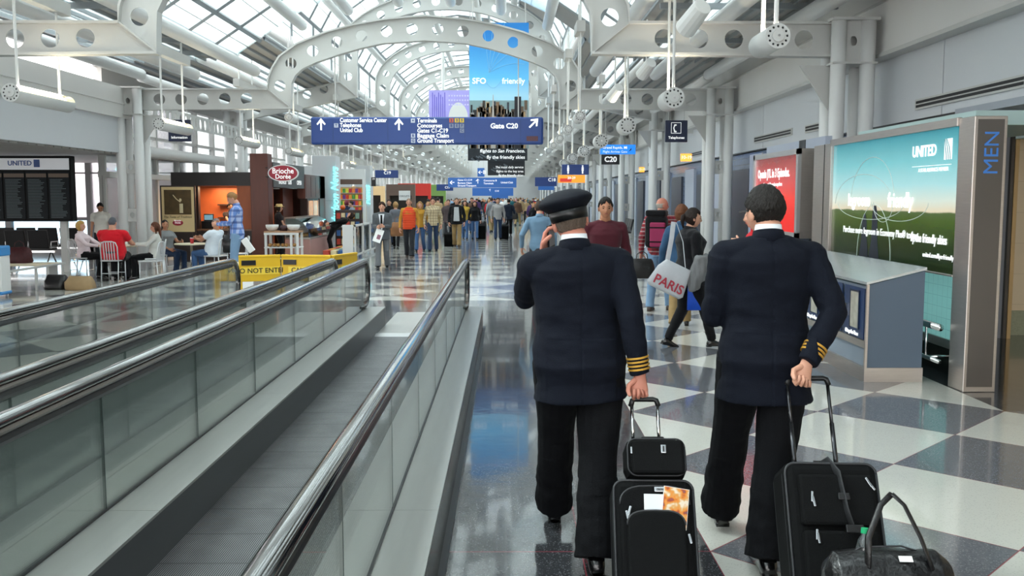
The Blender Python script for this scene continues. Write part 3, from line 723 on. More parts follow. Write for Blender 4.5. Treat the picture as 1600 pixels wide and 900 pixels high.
for i in range(15):
    for sx in (-1, 1):
        column(XC+sx*7.35, Y1+BAY*i+(0.0), 4.5 if i < 2 else 4.75, sx, 'white column of four round tubes on the %s side, %s from the camera' % ('left' if sx < 0 else 'right', ORD[i]))
# perforated longitudinal beams on the left columns
for i in range(1, 8):
    me = plate_mesh([(0, 3.72), (BAY-.8, 3.72), (BAY-.8, 4.14), (0, 4.14)], [(.35+.42*k, 3.93, .11, .15) for k in range(19)], .02); me.transform(Matrix.Translation((-9.0, Y1+BAY*i+.4, 0))@Matrix.Rotation(PI/2, 4, 'Z'))
    o = link('perforated_beam', me, STEEL_W); o['label'] = 'white lengthwise beam with oval holes over the left side, %s from the camera' % ORD[i-1]; o['category'] = 'beam'; o['group'] = 'lengthwise perforated beams'
o = G().tube([(-10.0, 24.3, 3.05), (-10.0, 60, 3.05)], .16, 16).obj('roof_tube', STEEL_W2, smooth=True); o['label'] = 'thick white tube along the left windows above the dark kiosk'; o['category'] = 'roof tube'
# hanging barrel lamps -------------------------------------------------
LAMPM = mat('lamp_glow', 'ffe9a8', .4, emit=3.5)
LAMPY = mat('lamp_reflector', 'd9c98a', .3, .3)
def barrel(x, y, z, L, r, top, lab, grp, light=False, tilt=0, op=0):
    t = thing('barrel_lamp', lab, 'hanging lamp', (x, y, z), tilt, grp)
    g = G(); n = 26; R = []
    for yy in (0, L):                                   # shell open at its top
        R.append([V((r*math.cos(a), yy, r*math.sin(a))) for a in [PI/2+.62+op+(2*PI-1.24)*k/n for k in range(n+1)]]+[V((r*.93*math.cos(a), yy, r*.93*math.sin(a))) for a in [PI/2+.62+op+(2*PI-1.24)*(n-k)/n for k in range(n+1)]])
    g.rings(R).obj('shell', WHITEL, t, True)
    hs = [(r*.74*math.cos(2*PI*k/12), r*.74*math.sin(2*PI*k/12), r*.10) for k in range(12)]
    me = plate_mesh([(r*math.cos(2*PI*k/28), r*math.sin(2*PI*k/28)) for k in range(28)], hs, .012); link('end_plate', me, WHITEL, t)
    G().cyl((0, .01, 0), (0, .016, 0), r*.92, 20).obj('backing_disc', BLACK, t); G().cyl((0, L-.01, 0), (0, L, 0), r*.98, 20).obj('end_disc', WHITE, t)
    G().cyl((0, -.03, 0), (0, 0, 0), r*.5, 18).obj('hub', WHITEL, t, False, .004); G().cyl((0, -.045, 0), (0, -.03, 0), r*.1, 8).obj('screw', CHROME, t)
    for k in range(3):
        a = L*(.12+.28*k); G().box((0, a+L*.11, r*.55), (r*.9, L*.2, r*.16)).xf(Matrix.Rotation(-op, 4, 'Y')).obj('bulb', LAMPM, t)
    G().b2((-r*.75, .03, r*.2), (r*.75, L-.03, r*.22)).xf(Matrix.Rotation(-op, 4, 'Y')).obj('reflector', LAMPY, t)
    for yy in (L*.12, L*.85): G().cyl((0, yy, r*.9), (0, yy, top-z+(.48 if y < 23 else 1.0)), .022 if r > .1 else .014, 8).obj('rod', WHITE, t)
    G().box((0, L*.5, top-z), (.16, L*1.1, .2)).obj('ballast_box', STEEL_W, t, False, .01)
    if light:
        ld = bpy.data.lights.new('lamp', 'AREA'); ld.shape = 'RECTANGLE'; ld.size = r*1.2; ld.size_y = L*.8; ld.energy = 25; ld.color = (1, .93, .75)
        lo = bpy.data.objects.new('lamp_light', ld); COL.objects.link(lo); lo.parent = t; lo.location = (0, L/2, r*.6); lo.rotation_euler = (PI, 0, 0)
for k in range(7):
    y = 8.9+5.45*k; barrel(2.50, y, 3.28, .62, (.115, .155, .17, .18)[min(k, 3)], 4.9, 'white barrel lamp hanging on two rods, %s of the right row' % ORD[k], 'right row of barrel lamps', k < 3)
for k in range(5):
    y = 17.6+3.3*k; barrel(1.35, y, 3.28, .6, .1, 4.9, 'small white barrel lamp, %s of the inner right row' % ORD[k], 'inner right row of barrel lamps')
for k in range(8):
    y = 13.6+5.7*k; barrel(-7.0, y, 3.27, 1.75, .13, 4.75, 'long white barrel lamp with yellow bulbs, %s of the left row' % ORD[k], 'left row of barrel lamps', k < 3, op=-.75)
for k in range(5):
    y = 26+7*k; barrel(-5.9, y, 3.95, .7, .12, 5.2, 'small white barrel lamp, %s of the inner left row' % ORD[k], 'inner left row of barrel lamps')
def spot(p, lab, s=1, rod=None):
    t = thing('spotlight', lab, 'spotlight', p); R = Matrix.Rotation(.6, 4, 'Y')@Matrix.Rotation(.9, 4, 'X')
    G().tube([(0, 0, -.16*s), (0, 0, .16*s)], [.10*s, .085*s], 14).xf(R).obj('housing', WHITE, t, False, .01)
    G().cyl((0, 0, .05), (0, 0, rod or .5), .015, 8).obj('rod', WHITE, t)
for (x, y, Y, l) in ((1084, 28, 11.5, 'white spotlight hanging left of the nearest barrel lamp'), (961, 145, 20, 'white spotlight under the second roof arch on the right'), (1010, 108, 17.5, 'faint white spotlight under the nearest right beam')):
    p = atY(x, y, Y); spot(p, l, 1.3 if Y < 15 else 1.2, 5-p.z)
# ------------------------------------------------------------------ moving walkways
def belt_mat():
    m = mat('walkway_belt', '5d5e60', .35, .6); nt = m.node_tree; b = nt.nodes['Principled BSDF']
    tc = nt.nodes.new('ShaderNodeTexCoord'); sp = nt.nodes.new('ShaderNodeSeparateXYZ'); nt.links.new(tc.outputs['Object'], sp.inputs[0])
    f = nmath(nt, 'FRACT', nmath(nt, 'MULTIPLY', sp.outputs[0], 96)); l = nmath(nt, 'LESS_THAN', f, .58)
    py = nmath(nt, 'LESS_THAN', nmath(nt, 'FRACT', nmath(nt, 'MULTIPLY', sp.outputs[1], 2.5)), .04)
    wn = nt.nodes.new('ShaderNodeTexNoise'); wn.inputs['Scale'].default_value = 5; nt.links.new(tc.outputs['Object'], wn.inputs['Vector'])
    c = nmix(nt, wn.outputs[0], srgb('66676a'), srgb('b4b5b6')); c = nmix(nt, l, c, srgb('0c0c0e')); c = nmix(nt, nmath(nt, 'MULTIPLY', py, .6), c, srgb('2b2b2d'))
    nt.links.new(c, b.inputs['Base Color']); bp = nt.nodes.new('ShaderNodeBump'); bp.inputs['Distance'].default_value = .004; nt.links.new(nmath(nt, 'MULTIPLY', l, -1), bp.inputs['Height']); nt.links.new(bp.outputs[0], b.inputs['Normal'])
    return m
SKD = mat('skirt_dark', '66676a', .38, .9, var=.06, vs=4, aniso=(1, .4, 4)); BELT = belt_mat(); BG = glass('balustrade_glass', (.955, .985, .97), .11, .01, .02, (.8, .95, .9)); SEAM = mat('glass_edge', '2c3a38', .3); DARKM = mat('dark_steel', '3c3d3f', .35, .8)
def rail_path(y0, ye, r, zc):
    P = [(0, y0, zc+r)]; n = 24
    for k in range(n): P.append((0, y0+(ye-r-y0)*(k+1)/n, zc+r))
    P += [(0, ye-r+r*math.sin(a), zc+r*math.cos(a)) for a in [PI*k/14 for k in range(1, 15)]]
    P.append((0, ye-r-.25, zc-r)); return P
def balustrade(t, x, y0, ye):
    zc = .645
    G().tube([V(p)+V((x, 0, 0)) for p in rail_path(y0, ye, .31, zc)], (.041, .025), 16, up=(0, 0, 1)).obj('handrail', RUBBER, t, True)
    tr = [V(p)+V((x, 0, 0)) for p in rail_path(y0, ye, .272, zc)][:-1]
    G().tube(tr, (.030, .018), 8, up=(0, 0, 1)).obj('handrail_trim', mat('trim_steel', '6f6762', .3, 1), t)
    G().tube([V((x, y0, .875)), V((x, ye-.27, .875))], (.018, .022), 6).obj('rail_bracket', DARKM, t)
    L = 1.36; y = y0
    while y < ye-.35:
        yb = min(y+L, ye-.27); last = yb >= ye-.28
        if last:
            poly = [(y+.004, .30), (ye-.05, .30)]+[(ye-.31+.25*math.cos(a), zc+.25*math.sin(a)) for a in [-PI/3+(PI/3+PI/2)*k/10 for k in range(11)]]+[(y+.004, .892)]
            G().prism(poly, x-.006, x+.006, 'yz').obj('glass_panel', BG, t)
        else: G().b2((x-.006, y+.004, .30), (x+.006, yb-.004, .875)).obj('glass_panel', BG, t)
        G().b2((x-.007, y-.0022, .30), (x+.007, y+.0022, .87)).obj('glass_joint', SEAM, t); y += L
def walkway(xl, xr, outl, outr, ye, lab):
    t = thing('moving_walkway', lab, 'moving walkway'); y0 = -1.0; bl, br = xl+.26, xr-.13
    G().b2((bl, y0, 0.02), (br, ye-1.0, .05)).obj('belt', BELT, t)
    g = G(); g.b2((bl-.0, ye-1.0, .0), (br+.0, ye+1.4, .055)); g.obj('landing_plate', INOX2, t)
    G().prism([(ye-1.12, .05), (ye-.98, .05), (ye-.98, .075)], bl, br, 'yz').obj('comb_plate', mat('comb', 'b8b8b8', .4, 1), t)
    for a, b, nm in ((outl, xl-.012, 'outer_deck'), (xl+.012, bl, 'inner_deck'), (br, xr-.012, 'inner_deck'), (xr+.012, outr, 'outer_deck')):
        g = G(); y = y0
        while y < ye:
            g.b2((a, y+.0015, .285), (b, min(y+2.72, ye)-.0015, .30)); y += 2.72
        g.b2((a, ye-.02, .0), (b, ye, .285)); g.obj(nm, INOX2, t)
    G().b2((bl-.006, y0, 0), (bl, ye-.01, .286)).obj('skirt_panel', SKD, t); G().b2((br, y0, 0), (br+.006, ye-.01, .286)).obj('skirt_panel', SKD, t)
    G().b2((outl, y0, 0), (outl+.006, ye-.01, .286)).obj('side_panel', INOX, t); G().b2((outr-.006, y0, 0), (outr, ye-.01, .286)).obj('side_panel', mat('side_dark', '4a4744', .22, 1), t)
    for x in (xl, xr):
        G().b2((x-.012, y0, .27), (x+.012, ye-.12, .31)).obj('glass_clamp', DARKM, t); balustrade(t, x, y0, ye+.12)
    return t
walkway(-1.93, -.555, -2.135, -.33, 12.95, 'nearer moving walkway with glass sides and ribbed metal belt')
walkway(-3.72, -2.36, -3.95, -2.142, 12.95, 'farther moving walkway behind the nearer one, beside the cafe tables')
G().b2((-.33, -1, 0), (-.295, 13.1, .012)).obj('trim_30', DARKM, kind='structure')
# ------------------------------------------------------------------ right side: advertisement, counter, poster, signs
def grad_mat(name, stops, z0, z1, rough=.25, noise_amt=0, emit=0.0, streak=None, axis=2):
    m = mat(name, '808080', rough); nt = m.node_tree; b = nt.nodes['Principled BSDF']
    tc = nt.nodes.new('ShaderNodeTexCoord'); sp = nt.nodes.new('ShaderNodeSeparateXYZ'); nt.links.new(tc.outputs['Object'], sp.inputs[0])
    t = nmath(nt, 'DIVIDE', nmath(nt, 'SUBTRACT', sp.outputs[axis], z0), z1-z0)
    if noise_amt:
        n = nt.nodes.new('ShaderNodeTexNoise'); n.inputs['Scale'].default_value = 3; n.inputs['Detail'].default_value = 8; nt.links.new(tc.outputs['Object'], n.inputs['Vector'])
        t = nmath(nt, 'ADD', t, nmath(nt, 'MULTIPLY', nmath(nt, 'SUBTRACT', n.outputs[0], .5), noise_amt))
    r = nt.nodes.new('ShaderNodeValToRGB'); nt.links.new(t, r.inputs[0]); e = r.color_ramp.elements
    e[0].position, e[0].color = stops[0][0], srgb(stops[0][1]); e[1].position, e[1].color = stops[-1][0], srgb(stops[-1][1])
    for p_, c in stops[1:-1]: q = e.new(p_); q.color = srgb(c)
    nt.links.new(r.outputs[0], b.inputs['Base Color'])
    if emit: nt.links.new(r.outputs[0], b.inputs['Emission Color']); b.inputs['Emission Strength'].default_value = emit
    return m
XA = 4.25; ya, yb = 8.93, 12.4
ad = thing('advertisement', 'large turquoise lit advertisement showing sky over a green field', 'advertisement', (XA, ya, 0)); L = yb-ya
G().b2((.0, 0, 1.06), (.30, L, 2.52)).obj('light_box', INOX, ad)
G().b2((-.012, .03, 1.06), (-.004, L-.03, 2.46)).obj('picture', grad_mat('ad_picture', [(0, '18240f'), (.18, '263713'), (.36, '42581f'), (.415, '4c5f35'), (.425, 'd9c9ae'), (.50, 'cfd6cb'), (.62, 'a3cfd2'), (.8, '6fb9c0'), (1, '2f8e9c')], 1.06, 2.46, .2, .03, .22), ad)
cl = mat('ad_cloud', 'b9b9a8', .5, var=.2, emit=.2)
G().b2((-.05, -.01, 2.46), (.0, L, 2.54)).b2((-.05, L-.04, 1.06), (0, L, 2.5)).b2((-.03, 0, 1.045), (0, L, 1.065)).obj('frame', INOX, ad, False, .004)
fig = mat('ad_silhouette', '1e2533', .5)
for yy, hh, w_ in ((L*.30*1.9, .62, .16), (L*.66, .52, .15)):
    P = [(yy-w_, 1.07), (yy+w_, 1.07), (yy+w_*.55, 1.3), (yy+w_*.5, 1.07+hh*.8), (yy+w_*.25, 1.07+hh*1.02), (yy-w_*.15, 1.07+hh*1.02), (yy-w_*.45, 1.07+hh*.85), (yy-w_*.6, 1.3)]
    G().prism(P, -.016, -.012, 'yz').obj('shoe_silhouette', fig, ad)
def adt(tx, size, y, z, **kw): text(tx, size, (-.018, y, z), LETW, ad, 'left', **kw)
adt('UNITED', .155, 1.02, 2.26, bold=.03, name='lettering'); G().b2((-.017, .14, 2.16), (-.013, .30, 2.36)).obj('logo_mark', LETW, ad)
for k in range(3): G().tube([(-.019, .16+.04*k, 2.16), (-.019, .19+.04*k, 2.28), (-.019, .25+.02*k, 2.36)], .004, 4).obj('logo_line', mat('ad_teal', '3f98a5', .4), ad)
G().b2((-.017, .14, 2.11), (-.014, 1.02, 2.116)).obj('rule', LETW, ad); adt('A STAR ALLIANCE MEMBER', .055, .86, 2.07)
adt('legroom', .22, 2.85, 1.76, bold=.015, sx=.95); adt('friendly', .23, 1.62, 1.76, bold=.015, sx=.95)
adt('Purchase more legroom in Economy Plus\u00ae today.', .115, 2.98, 1.40, sx=.93); adt('fly the friendly skies', .125, .98, 1.38, bold=.02, sx=.82); adt('united.com/flyerfriendly', .07, .68, 1.22)
arcs = [((2.2, 1.72), 1.0, .18), ((1.75, 1.74), .28, .22), ((2.1, 1.76), .65, .5), ((2.4, 1.72), .9, .35), ((1.35, 1.74), .75, .2), ((2.0, 1.1), .5, .62)]
for i, ((cy, cz), ry, rz_) in enumerate(arcs):
    sg = -1 if i in (1, 4, 0) else 1
    G().tube([(-.016, cy+ry*math.cos(a), cz+sg*rz_*math.sin(a)) for a in [PI*k/20 for k in range(21)]], .0035, 4).obj('arc_line', mat('ad_line', 'dfe9e4', .5), ad)
TEAL.node_tree.nodes['Principled BSDF'].inputs['Emission Color'].default_value = srgb('9be0dc'); TEAL.node_tree.nodes['Principled BSDF'].inputs['Emission Strength'].default_value = .18  # emission stands in for backlight, brightening tiles that the light box shades
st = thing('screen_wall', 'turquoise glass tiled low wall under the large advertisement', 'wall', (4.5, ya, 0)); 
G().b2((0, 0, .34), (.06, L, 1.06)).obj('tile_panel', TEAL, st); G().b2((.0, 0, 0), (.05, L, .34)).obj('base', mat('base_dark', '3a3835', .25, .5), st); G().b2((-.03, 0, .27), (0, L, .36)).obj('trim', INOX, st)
py_ = thing('entrance_pillar', 'stainless steel pillar lettered MEN beside the turquoise advertisement', 'pillar', (4.22, 8.62, 0))
G().b2((0, 0, 0), (.30, .30, 2.53)).obj('casing', INOX, py_, False, .006)
G().b2((.03, -.002, .05), (.27, .0, 2.50)).obj('face_plate', mat('steel_dull', '6d6966', .42, .9, var=.08, vs=3, aniso=(1, 1, .3)), py_)
text('MEN', .185, (.165, -.006, 2.0), mat('men_blue', '3d78c4', .4, emit=.1), py_, 'camv', align='LEFT', sx=1.05)
pp = thing('entrance_pillar', 'stainless steel post at the far end of the turquoise advertisement', 'pillar', (4.25, 12.45, 0)); G().b2((0, 0, 0), (.5, .75, 2.5)).obj('casing', INOX, pp, False, .006)
G().b2((-.004, .30, 0), (0, .32, 2.5)).obj('seam', BLACK, pp)
# entrance recess beyond the pillar
G().b2((6.05, 12.0, 0), (6.33, 12.2, 2.9)).obj('wall_right', mat('recess_grey', '8f9096', .45), kind='structure')
G().b2((6.3, 12.3, .0), (8.2, 12.5, 2.9)).obj('wall_right', CREAM, kind='structure'); G().b2((6.42, 12.26, 0), (8.2, 12.3, .32)).obj('baseboard_right', mat('speckled_base', 'a3a68c', .4, var=.2, vs=40), kind='structure')
G().b2((6.33, 11.95, 0), (6.37, 12.2, 2.9)).obj('trim_40', mat('dark_jamb', '57524d', .4, .5), kind='structure'); G().b2((6.38, 11.95, 0), (6.43, 12.2, 2.9)).obj('trim_41', mat('brass_jamb', 'c8a878', .35, .4), kind='structure')
G().b2((5.9, -12, 2.86), (8.2, 12.6, 2.95)).obj('ceiling', mat('soffit', 'a9adb6', .5), kind='structure')
G().b2((8.1, -12, 0), (8.2, 12.4, 2.9)).obj('wall_right', CREAM, kind='structure')
G().b2((4.56, 9.3, 2.50), (5.9, 12.4, 2.64)).obj('trim_42', mat('frosted_strip', 'b4cdcc', .4), kind='structure')
bx = G().b2((6.34, 11.6, 2.52), (7.4, 11.9, 2.90)).obj('box_sign', mat('box_sign', 'd4dedb', .4), bevel=.006); bx['label'] = 'pale green box sign above the entrance right of the steel pillar'; bx['category'] = 'sign'
# bench rail of steel tubes
br = thing('guard_rail', 'stainless steel tube rail in front of the turquoise tiled wall', 'rail', (4.165, 8.95, 0))
for z in (.55, .22): G().cyl((0, .05, z), (0, 3.2, z), .035 if z > .4 else .022, 12).obj('tube', CHROME, br, True)
for y in (.35, 1.8): G().cyl((0, y, .0 if y > 1 else .2), (0, y, .55), .014, 8).obj('upright', CHROME, br, True); G().cyl((0, y, .22), (.35, y, .22), .014, 8).obj('bracket', CHROME, br, True)
# newspaper counter
c = thing('newspaper_counter', 'grey blue counter with newspaper boxes and sloping steel top', 'counter', (3.50, 9.12, 0)); LC = 3.2
BLG = mat('blue_grey_laminate', '5f6d7e', .4); 
prof = [(0, .0), (.55, .0), (.55, 1.10), (0, .96)]
G().prism([(0, .14), (.55, .14), (.55, 1.09), (0, .95)], 0, .02, 'xz').obj('end_panel', BLG, c)
G().b2((0.02, .02, .14), (.53, LC, .93)).obj('carcass', mat('counter_side', '8a96a4', .4), c)
G().prism([(-.02, .955), (.56, 1.10), (.56, 1.125), (-.02, .98)], -.015, LC, 'xz').obj('counter_top', mat('top_steel', 'c9cfd3', .25, .6), c)
G().b2((-.012, -.012, 0), (.56, LC, .14)).obj('plinth', INOX, c); G().b2((-.012, -.012, .14), (.012, .02, .96)).obj('corner_trim', INOX, c); G().b2((-.012, .02, .33), (0, LC, .40)).obj('shelf_trim', INOX, c)
NB = mat('news_navy', '16335e', .3)
for k in range(4):
    y = .05+k*.62; d = G().b2((-.010, y, .41), (.0, y+.55, .91)).obj('newspaper_box', NB, c)
    G().b2((-.016, y+.14, .50), (-.008, y+.36, .86)).obj('window', mat('paper_window', 'b9b5a8', .2, var=.35, vs=14), d)
    G().b2((-.02, y+.12, .49), (-.012, y+.14, .87)).b2((-.02, y+.36, .49), (-.012, y+.38, .87)).b2((-.02, y+.12, .86), (-.012, y+.38, .88)).obj('window_frame', mat('navy2', '0e2343', .3), d)
    G().b2((-.03, y+.44, .60), (-.01, y+.50, .72)).obj('handle', CHROME, d)
    text('Chicago Sun-Times', .055, (-.014, y+.49, .445), LETW, d, 'left', bold=.03, sx=.82)
# red poster
rp_ = thing('poster_box', 'red lit poster in a silver frame behind the pilots', 'poster', (XA, 13.75, 0)); L = 2.5
G().b2((0, 0, 1.2), (.25, L, 2.5)).obj('case', INOX, rp_); G().b2((-.02, .1, 1.28), (-.005, L-.1, 2.42)).obj('picture', grad_mat('red_poster', [(0, 'd91f1f'), (.45, 'e03028'), (.6, 'c42a2a'), (1, '7d2528')], 1.28, 2.42, .18, .15, .35), rp_)
G().b2((-.05, 0, 2.42), (0, L, 2.5)).b2((-.05, 0, 1.2), (0, .1, 2.5)).b2((-.05, L-.1, 1.2), (0, L, 2.5)).b2((-.05, 0, 1.2), (0, L, 1.28)).obj('frame', mat('silver_frame', 'cfcfd0', .3, .7), rp_)
text('Openin JTL in 3 Episodes.', .19, (-.03, L-.25, 2.17), LETW, rp_, 'left', bold=.03, sx=.9); text('the most daily service anywhere', .09, (-.03, L-.6, 2.0), LETW, rp_, 'left', bold=.01, sx=.9); text('united', .1, (-.03, L-1.0, 1.86), LETW, rp_, 'left', bold=.0)
G().b2((.02, .2, 0), (.2, L-.2, 1.2)).obj('stand', BLG, rp_)
kp = thing('steel_panel', 'tall pale metal panel behind the red poster', 'panel', (4.6, 13.8, 0)); G().b2((0, 0, 0), (.1, 3.1, 2.68)).obj('sheet', mat('pale_sheet', 'bfc8da', .3, .2), kp); G().b2((-.01, .9, 2.5), (0, 1.2, 2.68)).obj('clip', DARKM, kp)
# hanging signs on the right -------------------------------------------
def sign(nm, label, x0, y0, x1, y1, Y, m, depth=.08, cat='sign', hang=4.7, bev=.01, group=None, frame=None):
    a, b = atY(x0, y0, Y), atY(x1, y1, Y); cx, cz = (a.x+b.x)/2, (a.z+b.z)/2
    t = thing(nm, label, cat, (cx, Y, cz), 0, group); w_, h_ = abs(b.x-a.x), abs(a.z-b.z)
    G().box((0, depth/2, 0), (w_, depth, h_)).obj('board', m, t, False, bev)
    if hang:
        for s_ in (-.35, .35): G().cyl((w_*s_, depth/2, h_/2), (w_*s_, depth/2, hang-cz), .008, 6).obj('hanger', STEEL_W, t)
    return t, w_, h_
def signt(t, tx, size, x, z, m=None, **kw): text(tx, size, (x, -.008, z), m or LETW, t, 'cam', **kw)
t, w_, h_ = sign('telephone_sign', 'navy hanging sign with a white telephone receiver symbol', 1040, 188, 1074, 222, 23.75, SIGND, hang=4.02)
G().tube([(-.045, -.006, .15), (-.07, -.006, .08), (-.045, -.006, -.01)], [.018, .012, .018], 8).obj('receiver', LETW, t)
for z in (.15, -.01): G().box((-.03, -.008, z), (.055, .01, .035)).obj('earpiece', LETW, t)
fr = G()
for a, b in (((-.13, .21), (.11, .21)), ((.11, .21), (.11, -.05)), ((.11, -.05), (-.13, -.05)), ((-.13, -.05), (-.13, .21))): fr.cyl((a[0], -.006, a[1]), (b[0], -.006, b[1]), .006, 4)
fr.obj('symbol_border', LETW, t); signt(t, 'Telephones', .085, 0, -.16, align='CENTER', bold=.03); G().box((w_*.0+.34, .04, 0), (.16, .05, .1)).obj('bracket', STEEL_W, t)
t, w_, h_ = sign('flight_display', 'bright blue hanging flight display above the gate C20 sign', 938, 226, 993, 241, 32.8, mat('display_blue', '1f6fd0', .3, emit=.8)); signt(t, 'Grand Rapids, MI', .12, -.52, .06, bold=.02); signt(t, 'Flight Arrives Gate', .11, -.52, -.08); G().prism([(.36, -.08), (.46, -.02), (.46, .06), (.42, .0)], -.01, -.004).obj('aircraft_symbol', SIGND, t)
t, w_, h_ = sign('gate_sign', 'small black gate sign lettered C20', 940, 241.5, 968, 257, 32.8, mat('sign_black', '14181f', .35), hang=0); signt(t, 'C20', .25, 0, 0, align='CENTER', bold=.03)
t, w_, h_ = sign('restroom_sign', 'navy hanging sign with restroom symbols', 878, 257, 920, 273, 33, SIGNB, hang=4.6)
for x in (-.25, .25):
    g = G(); g.sph((x, -.01, .12), .03, 8, 6); g.box((x, -.01, .02), (.07, .01, .13)); g.box((x, -.01, -.09), (.05, .01, .1)); g.obj('symbol', LETW, t)
t, w_, h_ = sign('exit_sign', 'orange and red lit sign below the restroom sign', 872, 273.5, 914, 285.5, 33, mat('sign_orange', 'e88a2a', .4, emit=.6), hang=0); G().box((-.2, -.004, -.04), (.4, .01, .12)).obj('red_panel', mat('sign_red', 'c2342a', .4, emit=.4), t)
signt(t, '20-29', .12, 0, .03, align='CENTER', bold=.02)
for i, (x, y) in enumerate(((1064, 240), (999, 261))):
    t, w_, h_ = sign('exit_sign', 'small orange lit exit sign on the right wall, %s' % ('nearer one' if i == 0 else 'farther one'), x, y, x+(17 if i == 0 else 8), y+12-4*i, 25+12*i, mat('exit_orange', 'f0913a', .4, emit=1.2), hang=0); signt(t, '10-19', .12, 0, 0, align='CENTER', bold=.02)
# gate seats on the right
def seat_row(x, y, n, rz, lab, colm):
    t = thing('seating_row', lab, 'seats', (x, y, 0), rz)
    for k in range(n):
        X = (k-(n-1)/2)*.6
        G().box((X, .0, .43), (.52, .48, .07)).obj('seat', colm, t, False, .02); G().box((X, -.26, .70), (.52, .07, .5), Matrix.Rotation(.22, 3, 'X')).obj('backrest', colm, t, False, .02)
    for k in range(n+1):
        X = (k-n/2)*.6; G().tube([(X, -.2, .45), (X, -.18, .63), (X, .2, .63), (X, .22, .45)], .015, 6).obj('armrest', CHROME, t)
    G().box((0, 0, .36), (n*.6, .06, .05)).obj('beam', CHROME, t)
    for X in (-n*.25, n*.25): G().tube([(X, -.28, .03), (X, 0, .36), (X, .28, .03)], .022, 6).obj('leg', CHROME, t)
SEATB = mat('seat_black', '1c1b1d', .45)
seat_row(4.5, 29, 4, PI/2, 'row of black gate seats on chrome frames beyond the backpack man', SEATB)
seat_row(4.6, 38, 4, PI/2, 'farther row of black gate seats along the right columns', SEATB)
for k, y in enumerate((17.2, 20.5)):
    t = thing('service_panel', 'blue grey wall panel with steel edges, %s' % ('nearer the poster' if k == 0 else 'farther from the poster'), 'wall panel', (5.5, y, 0)); G().b2((0, 0, 0), (.3, 1.1, 2.75)).obj('panel', mat('lav_panel', 'aab4cc', .4), t); G().b2((-.01, 0, 0), (0, .05, 2.75)).obj('edge', INOX, t)
# ------------------------------------------------------------------ main direction sign and banners
t, w_, h_ = sign('direction_sign', 'wide blue hanging direction sign with arrows, terminals and gate C20', 485, 182.5, 849, 226, 24.16, SIGNB, .14, hang=0, bev=.05)
def ax(px): return (px-667)/(364)*w_
def az(py): return (204.25-py)/43.5*h_
def st(tx, size, px, py, **kw): signt(t, tx, size, ax(px), az(py), **kw)
def arrow(px, py, s, rot):
    P = [(-.07, -.5), (.07, -.5), (.07, .15), (.30, -.08), (.38, .02), (0, .5), (-.38, .02), (-.30, -.08), (-.07, .15)]
    P = [(ax(px)+s*(x*math.cos(rot)-z*math.sin(rot)), az(py)+s*(x*math.sin(rot)+z*math.cos(rot))) for x, z in P]
    g = G(); n = len(P); me = plate_mesh(P, (), .01); me.transform(Matrix.Translation((0, -.006, 0))); link('arrow', me, LETW, t)
arrow(501.5, 194, .30, 0); arrow(623, 194, .30, 0); arrow(834, 192, .32, -PI/4)
PXM = w_/364
for i, (s_, f_) in enumerate((('Customer Service Center', 73), ('Telephones', 33), ('United Club', 35))): st(s_, .145, 531, 188+i*7.8, bold=.022, fit=f_*PXM)
for i, (s_, f_) in enumerate((('Terminals', 31), ('Concourses', 39), ('Gates C1-C19', 48), ('Baggage Claim', 49), ('Ground Transport', 57))): st(s_, .145, 651.5, 188.5+i*7.9, bold=.022, fit=f_*PXM)
st('Gate C20', .175, 766, 197, bold=.03)
for (px, py, cc, tx) in ((705, 188, 'd8622f', '2'), (713.5, 188, 'e8c23a', '3'), (721.5, 188, 'ecc93c', '5'), (705, 196.5, '8b93a8', 'B'), (713.5, 196.5, '8b93a8', 'E'), (721.5, 196.5, '8b93a8', 'F'), (721.5, 204, '8b93a8', 'C'), (525, 196, 'c8cede', 'T'), (645, 188.5, 'c8cede', '+'), (645, 212, 'c8cede', 'B'), (645, 220, 'c8cede', 'G')):
    G().box((ax(px), -.003, az(py)), (.105, .008, .105)).obj('symbol_tile', mat('tile_'+cc, cc, .4), t); text(tx, .09, (ax(px), -.012, az(py)), SIGNB, t, 'cam', align='CENTER', bold=.03)
G().box((ax(831.5), -.004, az(216.5)), (.29, .01, .12)).obj('red_window', mat('led_dark', '4a1226', .3), t)
for x in (520, 605.5, 726, 813): G().box((ax(x), -.002, 0), (.008, .006, h_*.97)).obj('panel_joint', mat('joint_blue', '173468', .4), t)
for x in (-2.3, 2.3): G().cyl((x, .03, h_/2), (x, .03, 5.75-(atY(667, 204, 24.16)).z), .014, 8).obj('hanger', STEEL_W, t)
# city banner
Yb = 29; a, b = atY(733, 62, Yb), atY(826, 232, Yb); bw = b.x-a.x
bn = thing('banner', 'blue hanging banner with a city skyline lettered SFO friendly', 'banner', (a.x, Yb, 0))
G().b2((0, 0, b.z), (bw, .02, a.z+.5)).obj('cloth', grad_mat('banner_sky', [(0, 'a7cfe0'), (.35, '9fd2ea'), (.55, '59b3e6'), (1, '1879c4')], 3.9, 6.6, .4, 0, .15), bn)
zc = lambda py: atY(780, py, Yb).z
hor = zc(157); bay = G().b2((0, -.004, b.z), (bw, 0, hor)); bay.obj('bay', mat('banner_bay', '8aa9ad', .5, var=.15, vs=4), bn)
rr = random.Random(3); cols = ['2c2d31', '4a4038', '8a6f55', 'b79a76', '3a3f47', 'a3a3a0', '6b5a49']
for k in range(80):
    x = rr.uniform(.0, bw-.1); ww = rr.uniform(.05, .13); hh = rr.uniform(.06, .42); base = zc(183)
    row = k % 3
    G().b2((x, -.010-.004*row, b.z), (min(x+ww, bw), -.006-.004*row, base+hh*(1.2-.4*row))).obj('building', mat('bld_'+cols[k % 7], cols[k % 7], .6, var=.3, vs=25), bn)
